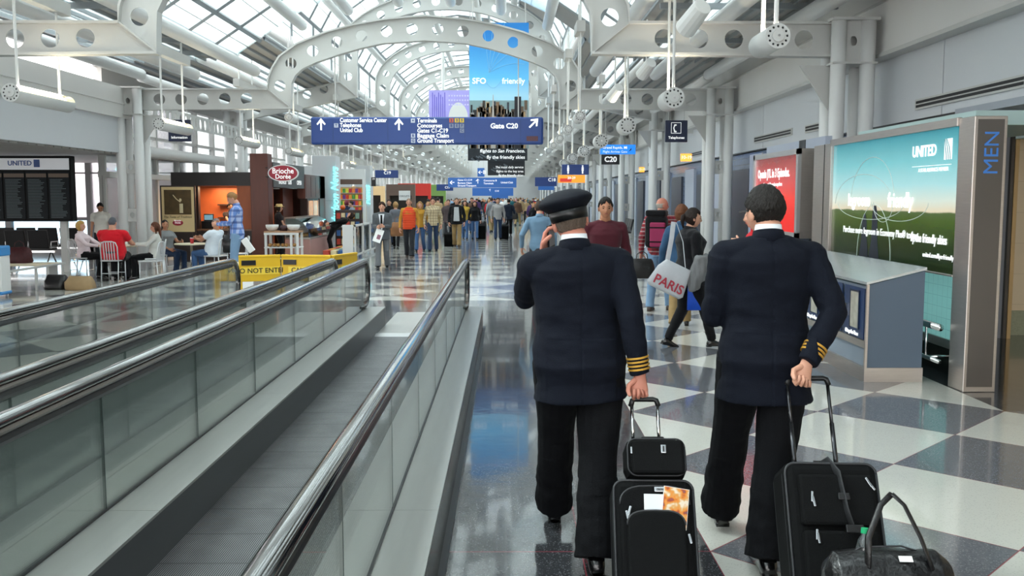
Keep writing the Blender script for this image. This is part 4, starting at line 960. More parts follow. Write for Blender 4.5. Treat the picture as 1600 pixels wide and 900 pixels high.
G().prism([(bw*.36, b.z), (bw*.44, b.z), (bw*.405, zc(148)), (bw*.395, zc(148))], -.026, -.020).obj('pyramid_tower', mat('bld_pale', 'b9b4ad', .6), bn)
G().b2((bw*.76, -.024, b.z), (bw*.87, -.02, zc(151))).obj('dark_tower', mat('bld_dark', '25262b', .6), bn)
text('SFO', .24, (.09, -.03, zc(127)), LETW, bn, 'cam', bold=.02); text('friendly', .24, (bw*.55, -.03, zc(127)), LETW, bn, 'cam', bold=.015, sx=.95)
for k in range(6):
    a0 = .15+k*.32; G().tube([(bw*.33+q*.1*math.cos(a0)*bw*.6+0, -.006, zc(127)+.25+q*.1*1.6*math.sin(a0)+.12*math.sin(q*.3)) for q in range(11) if 0 < bw*.33+q*.1*math.cos(a0)*bw*.6 < bw], .006, 4).obj('arc_line', mat('ban_line', '86c6ea', .5), bn)
G().tube([(bw*.27+(bw*.26)*q/10, -.012, zc(127)-.2*math.sin(PI*q/10)) for q in range(11)], .006, 4).obj('arc_line', mat('ban_line', '86c6ea', .5), bn)
for x in (.1, bw-.1): G().cyl((x, .01, a.z+.5), (x, .01, 9.0), .012, 6).obj('cord', STEEL_W, bn)
# dark lower banners
for (x0, y0, x1, y1, Y, lab, lines, ns) in ((731, 228, 824, 251, 34, 'dark hanging banner with white text under the big blue sign', ['flights to San Francisco.', 'fly the friendly skies'], .17), (762, 249, 820, 274, 37, 'smaller dark hanging banner behind the dark text banner', ['The most daily service', 'flights to the bay area', 'fly the friendly skies'], .12)):
    a, b = atY(x0, y0, Y), atY(x1, y1, Y); bn = thing('banner', lab, 'banner', (a.x, Y, 0)); W_ = b.x-a.x
    G().b2((0, 0, b.z), (W_, .02, a.z+.4)).obj('cloth', mat('banner_dark', '20252b', .5, var=.35, vs=3), bn)
    for i, l in enumerate(lines): text(l, ns, (W_*.96, -.006, a.z-.18-(i+(.0 if len(lines) < 3 else .8))*ns*1.3), LETW, bn, 'cam', align='RIGHT', bold=.015, shear=.2 if i == 0 else 0)
    for k in range(9): x = rr.uniform(.05, W_*.45); z = rr.uniform(b.z+.03, a.z-.2); G().box((x+.12, -.004, z), (rr.uniform(.1, .3), .004, .05), Matrix.Rotation(.5, 3, 'Y')).obj('street_block', mat('ban_grey', '5f666d', .6), bn)
    for x in (.1, W_-.1): G().cyl((x, .01, a.z+.4), (x, .01, 8.9), .012, 6).obj('cord', STEEL_W, bn)
a, b = atY(670, 141, 44), atY(734, 186, 44); bn = thing('banner', 'pale violet banner with a dotted pattern left of the city banner', 'banner', (a.x, 44, 0)); W_ = b.x-a.x
G().b2((0, 0, b.z), (W_, .02, a.z)).obj('cloth', mat('banner_violet', 'aaa2e6', .5, var=.25, vs=2, emit=.1), bn)
for k in range(7): G().b2((W_*(.08+.05*k), -.006, b.z+.05), (W_*(.10+.05*k), 0, a.z-.1*(k % 3)-.1)).obj('stripe', mat('ban_viol', '6a5fd0', .5), bn)
g = G(); n = 16; g.add([(W_*.72+W_*.24*math.cos(PI*k/n), -.008, b.z+.75*math.sin(PI*k/n)) for k in range(n+1)], [tuple(range(n+1))]); g.obj('white_dome', WHITE, bn)
for i in range(3):
    for k in range(8): G().box((W_*(.5+.065*k), -.006, a.z-.25-.2*i), (.07, .006, .07)).obj('dot', mat('ban_pale', 'dcd8ff', .5), bn)
for x in (W_*.35,): G().cyl((x, .01, a.z), (x, .01, 9.0), .07, 10).obj('pole', STEEL_W2, bn)
# far direction signs
def dirs(x0, y0, x1, y1, Y, lab, lines, col=None, hang=4.6, tc='l'):
    t, w_, h_ = sign('direction_sign', lab, x0, y0, x1, y1, Y, col or SIGNB, .12, hang=hang)
    for (tx, fx, fz, s_) in lines: signt(t, tx, s_*h_, w_*fx, h_*fz, bold=.02)
    return t
FB = mat('sign_blue_far', '2f63ad', .35, emit=.15)
dirs(700, 277.5, 807, 293, 44, 'long blue hanging direction sign behind the dark banners', [('\u2190', -.48, 0, .6), ('Gates C1-C19', -.36, .25, .25), ('Baggage Claim', -.36, -.05, .25), ('Ground Transport', -.36, -.32, .25), ('\u2191', -.10, .1, .6), ('Concourse B', .02, .2, .25), ('Terminals', .02, -.1, .25), ('United Club', .27, .0, .25)], FB)
dirs(738, 293.5, 802, 306, 58, 'shorter blue hanging sign below the long blue one', [('\u2191', -.1, .2, .4), ('C10', .05, .1, .3)], FB)
dirs(768, 305, 794, 310, 75, 'smallest blue hanging sign at the far end', [], FB)
dirs(746, 262.5, 757, 276, 46, 'small square blue hanging sign with an arrow and letter B', [('\u2190B', -.42, 0, .6)], FB)
dirs(586, 266, 622, 278, 38, 'navy hanging sign lettered C19 above the newsstand', [('C19', -.12, .15, .55)], SIGNB)
dirs(682, 288, 708, 298, 52, 'navy and red hanging gate sign over the crowd', [('C17', 0, 0, .5)], SIGNB)
dirs(836, 277, 870, 291, 43, 'blue and red hanging gate sign lettered C18', [('C18', .1, .2, .5)], SIGNB)
dirs(841, 291, 866, 297, 62, 'narrow blue hanging sign under the C18 sign', [], FB)
t, w_, h_ = sign('information_sign', 'navy sign with a symbol behind the left barrel lamp', 262, 187, 298, 221, 23.75, SIGND, hang=4.02); signt(t, 'Information', .085, 0, -.17, align='CENTER', bold=.02)
g = G()
for k in range(16): a = 2*PI*k/16; b = 2*PI*(k+1)/16; g.cyl((.09*math.cos(a), -.006, .08+.09*math.sin(a)), (.09*math.cos(b), -.006, .08+.09*math.sin(b)), .007, 4)
g.obj('symbol_ring', LETW, t); signt(t, '?', .13, 0, .08, align='CENTER', bold=.02)
t, w_, h_ = sign('gate_sign', 'small black double gate sign under the C19 sign', 580, 277, 587, 291, 36, BLACK, hang=0); signt(t, '19', .1, 0, .1, align='CENTER')
t, w_, h_ = sign('shop_sign', 'white circuits shop sign with dark letters', 623, 298, 641, 313, 46, WHITE, hang=0); signt(t, 'CIRCUITS', .11, 0, -.03, SIGND, align='CENTER')
# ------------------------------------------------------------------ left side: flight board, seats, kiosk, newsstand
WOOD = mat('dark_wood', '5b2b1e', .35, var=.25, vs=3, aniso=(4, 4, .6)); WOOD2 = mat('orange_wood', '9a4f2a', .4, var=.2, vs=3, aniso=(4, 4, .6)); DKBR = mat('dark_brown', '33231f', .4)
CREAMP = mat('cream_paint', 'e8dcc0', .5); ALUC = mat('chair_aluminium', 'd4d6d8', .3, .35)
b = thing('flight_board', 'large dark departures board lettered UNITED standing in the gate hall', 'flight board', (-12.5, 22.8, 0))
G().b2((-.6, 0, 1.22), (2.1, .25, 2.78)).obj('case', mat('board_black', '0c0e10', .6, spec=.2), b, False, .01)
G().b2((-.6, -.012, 2.45), (2.07, 0, 2.72)).obj('header', mat('board_head', 'd6d9dd', .4, emit=.1), b)
text('UNITED', .16, (.62, -.02, 2.6), mat('united_blue', '2b4f8f', .4), b, 'cam', bold=.02); g = G().b2((1.24, -.02, 2.51), (1.38, -.014, 2.69)); g.obj('logo_mark', mat('united_blue', '2b4f8f', .4), b)
for k in range(5):
    x = -.55+k*.53; c_ = G().b2((x, -.012, 1.28), (x+.48, -.002, 2.40)).obj('screen', mat('screen_dark', '10161b', .5, spec=.2, var=.3, vs=2), b)
    G().b2((x, -.016, 2.27), (x+.48, -.012, 2.36)).obj('heading', mat('screen_brown', '5d4a38', .4), c_)
    g = G()
    for r in range(26): g.b2((x+.03, -.016, 1.31+r*.036), (x+.03+.25+.15*rr.random(), -.013, 1.322+r*.036))
    g.obj('flight_rows', mat('screen_text', '4c5a60', .4, emit=.05), c_)
for x in (-.2, 1.75): G().b2((x, .08, 0), (x+.16, .2, 1.22)).obj('post', STEEL_W, b)
seat_row(-13.2, 27, 4, 0, 'row of black gate seats under the departures board', SEATB); seat_row(-12.6, 25.2, 2, 0, 'short row of black gate seats at the left picture edge', SEATB)
t = thing('low_rail', 'low white metal rail on short legs beside the cafe tables', 'rail', (-9.15, 17.2, 0))
G().b2((-.03, 0, .42), (.03, 2.4, .46)).obj('bar', STEEL_W, t)
for y in (.1, 1.2, 2.3): G().b2((-.02, y-.02, 0), (.02, y+.02, .42)).obj('leg', STEEL_W, t)
t = thing('bench', 'pale low bench holding the dark and red bag', 'bench', (-10.25, 20.3, 0)); G().b2((-1.0, -.25, .34), (.6, .25, .40)).obj('seat', CREAMP, t, False, .01)
for x in (-.9, .5): G().b2((x-.03, -.2, 0), (x+.03, .2, .34)).obj('leg', STEEL_W, t)
def softbag(loc, w_, d_, h_, m, lab, cat='bag', handle=True, hm=None, rz=0, name='handbag', group=None):
    t = thing(name, lab, cat, loc, rz, group); g = G()
    g.ell([(0, 0, 0, w_/2*.92, d_/2*.9), (h_*.12, 0, 0, w_/2, d_/2), (h_*.6, 0, 0, w_/2*.97, d_/2*.9), (h_*.9, 0, 0, w_/2*.8, d_/2*.5), (h_, 0, 0, w_/2*.7, d_/2*.25)], 22, 3.5)
    me = g.mesh(smooth=True); bm = bmesh.new(); bm.from_mesh(me); bmesh.ops.subdivide_edges(bm, edges=bm.edges, cuts=1, use_grid_fill=True); bm.to_mesh(me); bm.free()
    displace(me, lambda p, n: n*(noise.noise(p*9)*.06*min(w_, h_))); me.polygons.foreach_set('use_smooth', [True]*len(me.polygons)); link('bag_body', me, m, t)
    if handle: G().tube([(-w_*.22, 0, h_*.9), (-w_*.18, 0, h_*1.25), (0, 0, h_*1.4), (w_*.18, 0, h_*1.25), (w_*.22, 0, h_*.9)], (.008, .014), 8).obj('handle', hm or m, t, True)
    return t
LEATH = mat('leather_black', '151314', .35, bump=.3, bs=90)
softbag((-10.4, 20.25, .4), .5, .3, .34, mat('bag_redprint', '4a1c20', .6, var=.6, vs=14), 'dark bag with red print lying on the pale bench')
softbag((-8.85, 18.6, 0), .45, .35, .28, LEATH, 'black bag on the floor left of the red shirt man', handle=False)
softbag((-8.35, 18.5, 0), .55, .4, .26, mat('bag_tan', 'a08560', .7, var=.2, vs=5), 'tan bag on the floor behind the red shirt man', handle=False)
t = thing('info_stand', 'white and blue stand cut by the left picture edge', 'stand', (-9.3, 16.9, 0))
G().b2((-.6, 0, .05), (.27, .35, .92)).obj('case', WHITE, t, False, .03); G().b2((-.61, -.01, .74), (.28, .36, .93)).obj('blue_band', mat('band_blue', '3d8ed0', .35), t, False, .03); G().b2((-.61, -.01, .05), (.28, .36, .12)).obj('blue_band', mat('band_blue', '3d8ed0', .35), t, False, .03)
# cafe chairs and tables
def make_chair(loc, rz, lab, grp='white slatted metal cafe chairs'):
    t = thing('cafe_chair', lab, 'chair', loc, rz, grp)      # faces local +Y
    G().box((0, 0, .45), (.40, .40, .028)).obj('seat', ALUC, t, False, .012)
    for x in (-.18, .18):
        G().tube([(x, .18, 0), (x, .17, .44)], .013, 8).obj('leg', ALUC, t, True); G().tube([(x, -.22, 0), (x, -.18, .44)], .013, 8).obj('leg', ALUC, t, True)
    G().tube([(-.18, -.18, .44), (-.18, -.22, .75), (-.15, -.235, .835), (-.08, -.24, .86), (.08, -.24, .86), (.15, -.235, .835), (.18, -.22, .75), (.18, -.18, .44)], .014, 8).obj('back_frame', ALUC, t, True)
    for k in range(5): x = -.11+.055*k; G().tube([(x, -.185, .46), (x, -.238, .85)], (.013, .006), 6).obj('back_slat', ALUC, t)
    for y_ in (-.2, .175): G().tube([(-.18, y_, .18), (.18, y_, .18)], .009, 6).obj('stretcher', ALUC, t)
    return t
def cafe_table(loc, lab):
    t = thing('cafe_table', lab, 'table', loc); G().cyl((0, 0, .70), (0, 0, .73), .38, 28).obj('tabletop', CREAMP, t, False, .006); G().cyl((0, 0, .03), (0, 0, .70), .03, 10).obj('pedestal', CHROME, t, True); G().cyl((0, 0, 0), (0, 0, .03), .24, 20).obj('base', CHROME, t)
cafe_table((-8.62, 21.15, 0), 'round cream cafe table between the white blouse woman and the girl'); cafe_table((-7.35, 22.1, 0), 'round cream cafe table at the grey shirt woman and white shirt man')
make_chair((-8.45, 20.35, 0), 0.0, 'white slatted metal chair carrying the man in the red shirt'); make_chair((-7.78, 20.95, 0), PI/2+.3, 'white slatted metal chair under the girl with long hair')
make_chair((-9.5, 21.2, 0), -PI/2, 'white slatted metal chair under the woman in the pink white blouse'); make_chair((-6.72, 21.9, 0), PI/2-.3, 'white slatted metal chair under the man in the white shirt')
make_chair((-6.45, 22.8, 0), PI/2+.4, 'empty white slatted metal chair behind the white shirt man'); make_chair((-8.1, 22.4, 0), -PI/2-.2, 'white slatted metal chair under the woman in the grey shirt'); make_chair((-7.55, 20.1, 0), PI/2, 'empty white slatted chair nearest to the walkway')
def cup(loc, m, lab, r=.035, h=.1): 
    t = thing('drinking_cup', lab, 'cup', loc); G().cyl((0, 0, 0), (0, 0, h), r*.8, 14, r).obj('cup_body', m, t, True); G().cyl((0, 0, h), (0, 0, h+.012), r*1.05, 14).obj('lid', WHITE, t)
cup((-7.3, 22.0, .73), mat('cup_red', 'b8262c', .4), 'red paper cup on the table of the grey shirt woman', .045, .12); cup((-8.5, 21.2, .73), WHITE, 'white paper cup on the table of the red shirt man')
# brown bakery kiosk ---------------------------------------------------
KX0, KX1, KY = -9.5, -7.2, 27.0
k = thing('bakery_kiosk', 'dark wood bakery kiosk with lit counter and brown corner tower', 'kiosk', (0, 0, 0))
G().b2((KX0, KY, 2.12), (KX1, KY+.35, 2.50)).b2((KX0, KY+.3, 2.12), (KX1+.4, KY+8, 2.3)).obj('header', mat('kiosk_black', '211c1b', .4), k)
G().b2((KX0, KY, 0), (KX1, KY+.3, .85)).obj('counter_front', DKBR, k); G().b2((KX0, KY-.06, .85), (KX1, KY+.55, .90)).obj('counter_top', mat('counter_brown', '7d5a45', .25), k)
G().b2((KX1-.45, KY+.02, .9), (KX1, KY+.2, 2.12)).obj('wood_panel', WOOD2, k); G().b2((KX0, KY+.02, .9), (KX0+.75, KY+.2, 2.12)).obj('dark_panel', DKBR, k)
G().b2((KX1-.02, KY-.15, 0), (KX1+.48, KY+.35, 3.02)).obj('tower', WOOD, k, False, .01)
G().b2((KX0, KY+2.2, 0), (KX1, KY+2.4, 2.3)).obj('back_wall', mat('kiosk_orange', 'b5562a', .5, var=.3, vs=3), k)
G().b2((KX0+.7, KY+1.95, 1.15), (KX1-.3, KY+2.2, 1.19)).b2((KX0+.7, KY+1.95, 1.55), (KX1-.3, KY+2.2, 1.59)).obj('back_shelf', DKBR, k)
G().b2((-6.95, KY+.4, 2.08), (-6.7, KY+4.6, 2.80)).obj('menu_board', mat('menu_grey', '4e4b4b', .4), k)
for i, s_ in enumerate(('BREADS', 'SUB', 'OPEN')): text(s_, .2, (-6.69, KY+1.0+1.2*i, 2.25), LETW, k, 'right', sx=1.3)
G().b2((-6.95, KY+4.6, 1.75), (-6.68, KY+8, 2.55)).b2((-6.95, KY+7.0, 0), (-6.68, KY+8, 2.55)).obj('brown_panel', mat('kiosk_brown', '6d3f35', .4, var=.1), k)
for i in range(4): G().b2((-6.685, KY+4.7+.8*i, 1.8), (-6.675, KY+4.73+.8*i, 2.5)).obj('panel_seam', DKBR, k)
G().b2((-7.2, KY+3.2, .9), (-7.1, KY+4.6, 2.08)).obj('inner_panel', WOOD, k); G().b2((-9.4, KY+7.9, 0), (-6.9, KY+8, 2.1)).obj('rear_panel', WOOD, k)
kl = bpy.data.lights.new('kiosk_light', 'AREA'); kl.energy = 60; kl.size = 1.5; kl.color = (1, .75, .45); ko = bpy.data.objects.new('kiosk_light', kl); COL.objects.link(ko); ko.location = (-8.2, KY+1.3, 2.1)
# poster on an easel
p = thing('poster_board', 'framed cream poster with a sepia picture beside the kiosk counter', 'poster', (-9.6, 26.4, 0))
G().b2((0, 0, .80), (.97, .05, 2.12)).obj('frame', DKBR, p); G().b2((.04, -.008, .84), (.93, 0, 2.08)).obj('sheet', mat('poster_cream', 'dcc18f', .5), p)
G().b2((.11, -.014, 1.32), (.86, -.008, 2.0)).obj('picture', mat('sepia', '54401f', .5, var=.8, vs=5), p)
G().tube([(.58, -.02, 1.36), (.58, -.02, 1.62)], (.05, .01), 8).sph((.56, -.02, 1.72), (.035, .01, .045), 8, 6).tube([(.56, -.02, 1.66), (.45, -.02, 1.75), (.36, -.02, 1.86)], (.02, .01), 6).obj('figure', mat('sepia_light', 'd9c9a0', .5), p)
text('The Taste of Tradition', .085, (.47, -.012, 1.25), mat('poster_text', '5a4a36', .5), p, 'cam', align='CENTER', shear=.2)
g = G(); g.add([(.47+.15*math.cos(2*PI*q/20), -.012, 1.09+.08*math.sin(2*PI*q/20)) for q in range(20)], [tuple(range(20))]); g.obj('oval_logo', mat('brioche_red', 'a32236', .35), p)
text('Brioche\nDor\u00e9e', .06, (.47, -.018, 1.12), LETW, p, 'cam', align='CENTER')
G().b2((.1, 0, 0), (.14, .04, .8)).b2((.83, 0, 0), (.87, .04, .8)).obj('easel_leg', DKBR, p)
# oval sign
s_ = thing('oval_sign', 'red oval hanging sign lettered Brioche Doree on the kiosk tower', 'sign', (-6.28, 26.8, 2.47))
def ov(rx, rz_, y0, y1, m, nm):
    g = G(); g.rings([[V((rx*math.cos(2*PI*q/36), y, rz_*math.sin(2*PI*q/36))) for q in range(36)] for y in (y0, y1)]); g.obj(nm, m, s_)
ov(.43, .235, 0, .08, WHITE, 'rim'); ov(.40, .21, -.006, 0, mat('brioche_red', 'a32236', .35), 'face')
text('Brioche', .21, (0, -.012, .055), LETW, s_, 'cam', align='CENTER', sx=.92, bold=.012); text('Dor\u00e9e', .18, (0, -.012, -.10), LETW, s_, 'cam', align='CENTER', sx=.92, bold=.012)
G().sph((0, .02, .27), (.09, .03, .07), 12, 8).obj('crest', WHITE, s_); G().cyl((-.43, .04, .15), (-.5, .04, .15), .015, 6).cyl((-.40, .04, -.1), (-.5, .04, -.1), .015, 6).obj('bracket', BLACK, s_)
# white table with bread
t = thing('display_table', 'white painted display table with a lower shelf in front of the kiosk', 'table', (-6.08, 26.0, 0))
G().b2((-.50, -.3, .84), (.44, .3, .88)).obj('tabletop', mat('top_brown', 'b48a68', .4), t); G().b2((-.50, -.3, .42), (.44, .3, .45)).b2((-.50, -.3, .12), (.44, .3, .15)).obj('shelf', WHITE, t)
for x in (-.46, .23, .40):
    for y in (-.26, .26): G().b2((x-.03, y-.03, 0), (x+.03, y+.03, .84)).obj('leg', WHITE, t)
G().b2((-.50, -.3, .78), (.44, -.27, .84)).obj('apron', WHITE, t)
for i, x in enumerate((-.33, .25)):
    b_ = thing('bowl', 'white bowl on the %s of the white display table' % ('left' if i == 0 else 'right'), 'bowl', (-6.08+x, 25.95, .88)); G().ell([(0, 0, 0, .06, .06), (.04, 0, 0, .13, .13), (.10, 0, 0, .17, .17), (.17, 0, 0, .175, .175)], 24, 2).obj('bowl_body', WHITE, b_, True)
BREAD = mat('bread', 'b98a50', .7, var=.3, vs=12)
o_ = G(); rb = random.Random(5)
for i in range(14):
    x, z = -6.45+.11*(i % 7), (.45 if i < 7 else .15); o = G().sph((0, 0, .05), (.05, .12, .05), 12, 8).obj('bread_loaf', BREAD, None, True, loc=(x, 25.85+.05*(i % 2), z)); o['label'] = 'golden bread loaf on the %s shelf of the white table, %s from the left' % ('middle' if i < 7 else 'bottom', ORD[i % 7]); o['category'] = 'bread'; o['group'] = 'bread loaves on the %s shelf' % ('middle' if i < 7 else 'bottom')
o = G().ell([(0, 0, 0, .1, .07), (.1, 0, 0, .11, .08), (.15, 0, 0, .08, .05)], 14, 2).obj('goods_bag', mat('dark_goods', '3a1c22', .5), None, True, loc=(-6.1, 25.95, .88)); o['label'] = 'dark red lump of goods between the two white bowls'; o['category'] = 'goods'
# glass display case
t = thing('display_case', 'glass fronted bakery display case with curved front beyond the white table', 'display case', (-6.6, 28.2, 0)); L = 3.6
G().b2((0, 0, 0), (.75, L, .55)).obj('base', mat('case_pink', 'b08a86', .4), t, False, .01); G().b2((0, 0, .55), (.75, L, .60)).obj('sill', INOX, t)
G().prism([(.72, .6), (.70, .85), (.55, 1.05), (.3, 1.18), (.3, 1.16), (.54, 1.03), (.69, .84), (.71, .6)], 0, L, 'xz').obj('glass_front', glass('case_glass', (.9, .95, .95), .15), t)
G().b2((0, 0, 1.16), (.32, L, 1.2)).b2((0, 0, .85), (.5, L, .87)).b2((0, 0, .6), (.03, L, 1.16)).obj('shelf', INOX, t)
for i in range(16): 
    o = G().sph((0, 0, .035), (.07, .09, .04), 10, 6).obj('pastry', BREAD, None, True, loc=(-6.4+.2*(i % 2), 28.4+.42*(i//2), .60)); o['label'] = 'golden pastry in the glass case, %s row, %s from the near end' % ('left' if i % 2 == 0 else 'right', ORD[i//2]); o['category'] = 'pastry'; o['group'] = 'pastries in the display case'
t = thing('drinks_cooler', 'lit drinks cooler with glass door built into the brown kiosk end', 'cooler', (-6.95, 32.0, 0)); G().b2((0, 0, 0), (.24, 1.9, 1.75)).obj('case', DKBR, t); G().b2((.24, .12, .55), (.25, 1.75, 1.68)).obj('door', mat('cooler_lit', 'c98a5a', .2, var=.6, vs=9, emit=.35), t); G().b2((.25, .08, .5), (.27, .12, 1.7)).b2((.25, 1.75, .5), (.27, 1.8, 1.7)).b2((.25, .9, .5), (.27, .94, 1.7)).obj('door_frame', INOX, t)
for i, (x, lab) in enumerate(((-8.75, 'black cash register on the kiosk counter'),)):
    t = thing('cash_register', lab, 'cash register', (x, KY+.2, .90)); G().b2((0, 0, 0), (.38, .3, .22)).obj('case', BLACK, t, False, .01); G().b2((.05, .1, .22), (.33, .14, .42)).obj('screen', BLACK, t, False, .01); G().b2((.07, .095, .25), (.31, .1, .39)).obj('display', mat('reg_disp', '7fa8b8', .3, emit=.3), t)
for i in range(4):
    o = G().cyl((0, 0, 0), (0, 0, .2), .03, 12).obj('flask', CHROME, None, True, loc=(-8.15+.08*i, KY+.1, .9)); o['label'] = 'upright silver flask on the kiosk counter, %s from the left' % ORD[i]; o['category'] = 'flask'; o['group'] = 'silver flasks on the counter'
# white pillars and newsstand -------------------------------------------
PIL = mat('pillar_white', 'd3d5d8', .45); NEON = mat('neon_cyan', '5fe6ee', .4, emit=2.2)
for i, (x0, x1, y, top, lab) in enumerate(((-7.2, -6.32, 35.3, 3.32, 'square white pillar carrying the tall cyan lettering'), (-7.0, -6.3, 44, 3.25, 'square white pillar carrying the short cyan lettering'))):
    t = thing('pillar', lab, 'pillar', (x0, y, 0)); G().b2((0, 0, 0), (x1-x0, .9, top)).obj('shaft', PIL, t, False, .01); G().b2((0, -.004, top*.5), (x1-x0, 0, top*.5+.01)).obj('joint', MULL, t)
for (tx, x, y, z, s, lab) in (('Hudson News', -6.34, 35.2, .73, .40, 'tall cyan lit lettering Hudson News running up the white pillar'), ('News', -6.42, 43.9, 1.45, .40, 'short cyan lit lettering News farther down the hall')):
    t = thing('neon_sign', lab, 'sign', (x, y, z)); text(tx, s, (0, 0, 0), NEON, t, 'camv', shear=.3, bold=.0, sx=.93)
t = thing('storefront', 'white shop front with a lit header over the candy shelf', 'shop front', (-6.9, 37.6, 0))
G().b2((0, 0, 2.35), (1.3, .3, 2.9)).obj('header', WHITE, t); G().b2((.1, -.01, 2.3), (1.2, .0, 2.5)).obj('sign_strip', mat('shop_brown', '6a5348', .5), t); G().b2((0, 0, 0), (.15, .3, 2.35)).b2((1.2, 0, 0), (1.3, .3, 2.35)).obj('jamb', WHITE, t)
t = thing('candy_shelf', 'shelf of bright candy packets inside the newsstand', 'shelf', (-6.7, 38.0, 0)); G().b2((0, .2, .3), (1.05, .3, 2.2)).obj('back_panel', mat('shelf_cream', 'd8b98a', .5), t)
for r in range(6): G().b2((0, 0, .70+.25*r), (1.05, .2, .72+.25*r)).obj('shelf', WHITE, t)
pc = ['c8402e', 'e2a13a', '4f9a4a', 'd9d14a', 'b02a3c', 'e07a38', '6b3f8a']
for r in range(6):
    for q in range(8):
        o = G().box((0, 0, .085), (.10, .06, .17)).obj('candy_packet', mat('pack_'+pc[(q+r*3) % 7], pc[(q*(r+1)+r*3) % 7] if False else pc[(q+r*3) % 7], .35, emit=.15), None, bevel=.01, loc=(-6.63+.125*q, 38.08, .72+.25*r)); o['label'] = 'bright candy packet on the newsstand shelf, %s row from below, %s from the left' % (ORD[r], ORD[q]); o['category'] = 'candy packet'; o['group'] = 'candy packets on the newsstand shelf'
t = thing('magazine_rack', 'dark magazine rack with small covers in front of the newsstand', 'rack', (-6.0, 33.2, 0)); G().b2((0, 0, 0), (.9, .4, 1.35)).obj('case', DKBR, t)
mc = ['b8402e', 'd8c9a0', '2f5f9a', 'd9a13a', '7a9a8a', 'c9c9c9']
for r in range(4):
    for q in range(5): G().box((.12+.165*q, -.02, .25+.3*r), (.13, .015, .2), Matrix.Rotation(-.15, 3, 'X')).obj('magazine', mat('mag_'+mc[(q+2*r) % 6], mc[(q+2*r) % 6], .35, var=.3, vs=20), t)
t = thing('orange_ball', 'orange round ornament sitting on the newsstand rack', 'ornament', (-5.75, 33.35, 1.35)); G().sph((0, 0, .09), .09, 14, 10).obj('ball', mat('orange', 'e0662a', .4), t, True)
# glazed white screens
for i in range(3):
    y = 27.6+1.55*i; t = thing('glass_screen', 'white framed glass screen by the newsstand, %s' % ['nearest', 'middle', 'farthest'][i], 'screen', (-4.45, y, 0), 0, 'white framed glass screens')
    for (a, b, c, d) in ((0, .06, 0, 1.0), (1.42, 1.48, 0, 1.0)): G().b2((0, a, c), (.05, b, d)).obj('post', WHITE, t)
    G().b2((0, 0, .94), (.05, 1.48, 1.0)).b2((0, 0, .08), (.05, 1.48, .13)).obj('rail', WHITE, t); G().b2((.02, .06, .13), (.03, 1.42, .94)).obj('pane', WING, t)
fr = G().b2((-4.75, 27.4, .0), (-4.45, 27.5, 1.0)); t = thing('white_gate', 'white panel gate end next to the nearest glass screen', 'gate', (0, 0, 0)); fr.obj('leaf', WHITE, t); 
for i in range(18):
    x, y = -5.3+.22*(i % 3), 28+.75*(i//3); o = G().box((0, 0, .12), (.18, .5, .24)).obj('goods_box', mat('goods_'+mc[i % 6], mc[i % 6], .5, var=.3, vs=12), None, bevel=.01, loc=(x, y, .0)); o['label'] = 'goods box behind the glass screens, %s in the %s row from the near end' % (['left', 'middle', 'right'][i % 3], ORD[i//3]); o['category'] = 'box'; o['group'] = 'goods boxes behind the screens'
# yellow barrier
YEL = mat('barrier_yellow', 'e2b51f', .45, var=.08, vs=3)
t = thing('safety_barrier', 'yellow folding safety barrier closing the far end of the walkway', 'barrier', (-4.25, 15.0, 0))
def bar(a, b, txt, nm):
    a, b = V(a), V(b); L = (b-a).length; ang = math.atan2((b-a).y, (b-a).x); M4 = Matrix.Translation(a)@Matrix.Rotation(ang, 4, 'Z')
    G().b2((0, -.02, .46), (L, .02, .87)).b2((0, -.02, .12), (.05, .02, .5)).b2((L-.05, -.02, .12), (L, .02, .5)).b2((0, -.03, .84), (L, .03, .88)).xf(M4).obj('panel', YEL, t, False, .008)
    G().b2((.0, -.12, 0), (.06, .12, .12)).b2((L-.06, -.12, 0), (L, .12, .12)).xf(M4).obj('foot', BLACK, t)
    G().b2((.04, -.035, .72), (.26, -.02, .80)).xf(M4).obj('latch', BLACK, t); me = text_mesh(txt, .11, .002, 'CENTER', .01); me.transform(M4@Matrix.Translation((L/2, -.03, .63))@Matrix.Rotation(PI/2, 4, 'X')); link('lettering', me, BLACK, t)
    G().b2((L/2-.3, -.026, .57), (L/2+.3, -.021, .69)).xf(M4).obj('label_plate', mat('plate_yellow', 'f3d34a', .4), t)
bar((.0, .0, 0), (.60, .25, 0), 'DO NOT ENTER', 'a'); bar((.62, .26, 0), (1.45, .1, 0), 'CAUTION', 'b'); bar((1.47, .1, 0), (1.72, .9, 0), 'CAUTION', 'c')
t = thing('floor_sign', 'small white folding floor sign behind the walkway glass', 'sign', (-5.0, 17.6, 0)); G().add([(-.02, -.15, 0), (.3, -.15, 0), (.3, 0, .6), (-.02, 0, .6), (-.02, -.13, 0), (.3, -.13, 0), (.3, .015, .6), (-.02, .015, .6)], [(0, 1, 2, 3), (7, 6, 5, 4), (0, 4, 5, 1), (1, 5, 6, 2), (2, 6, 7, 3), (3, 7, 4, 0)]).obj('board', WHITE, t)
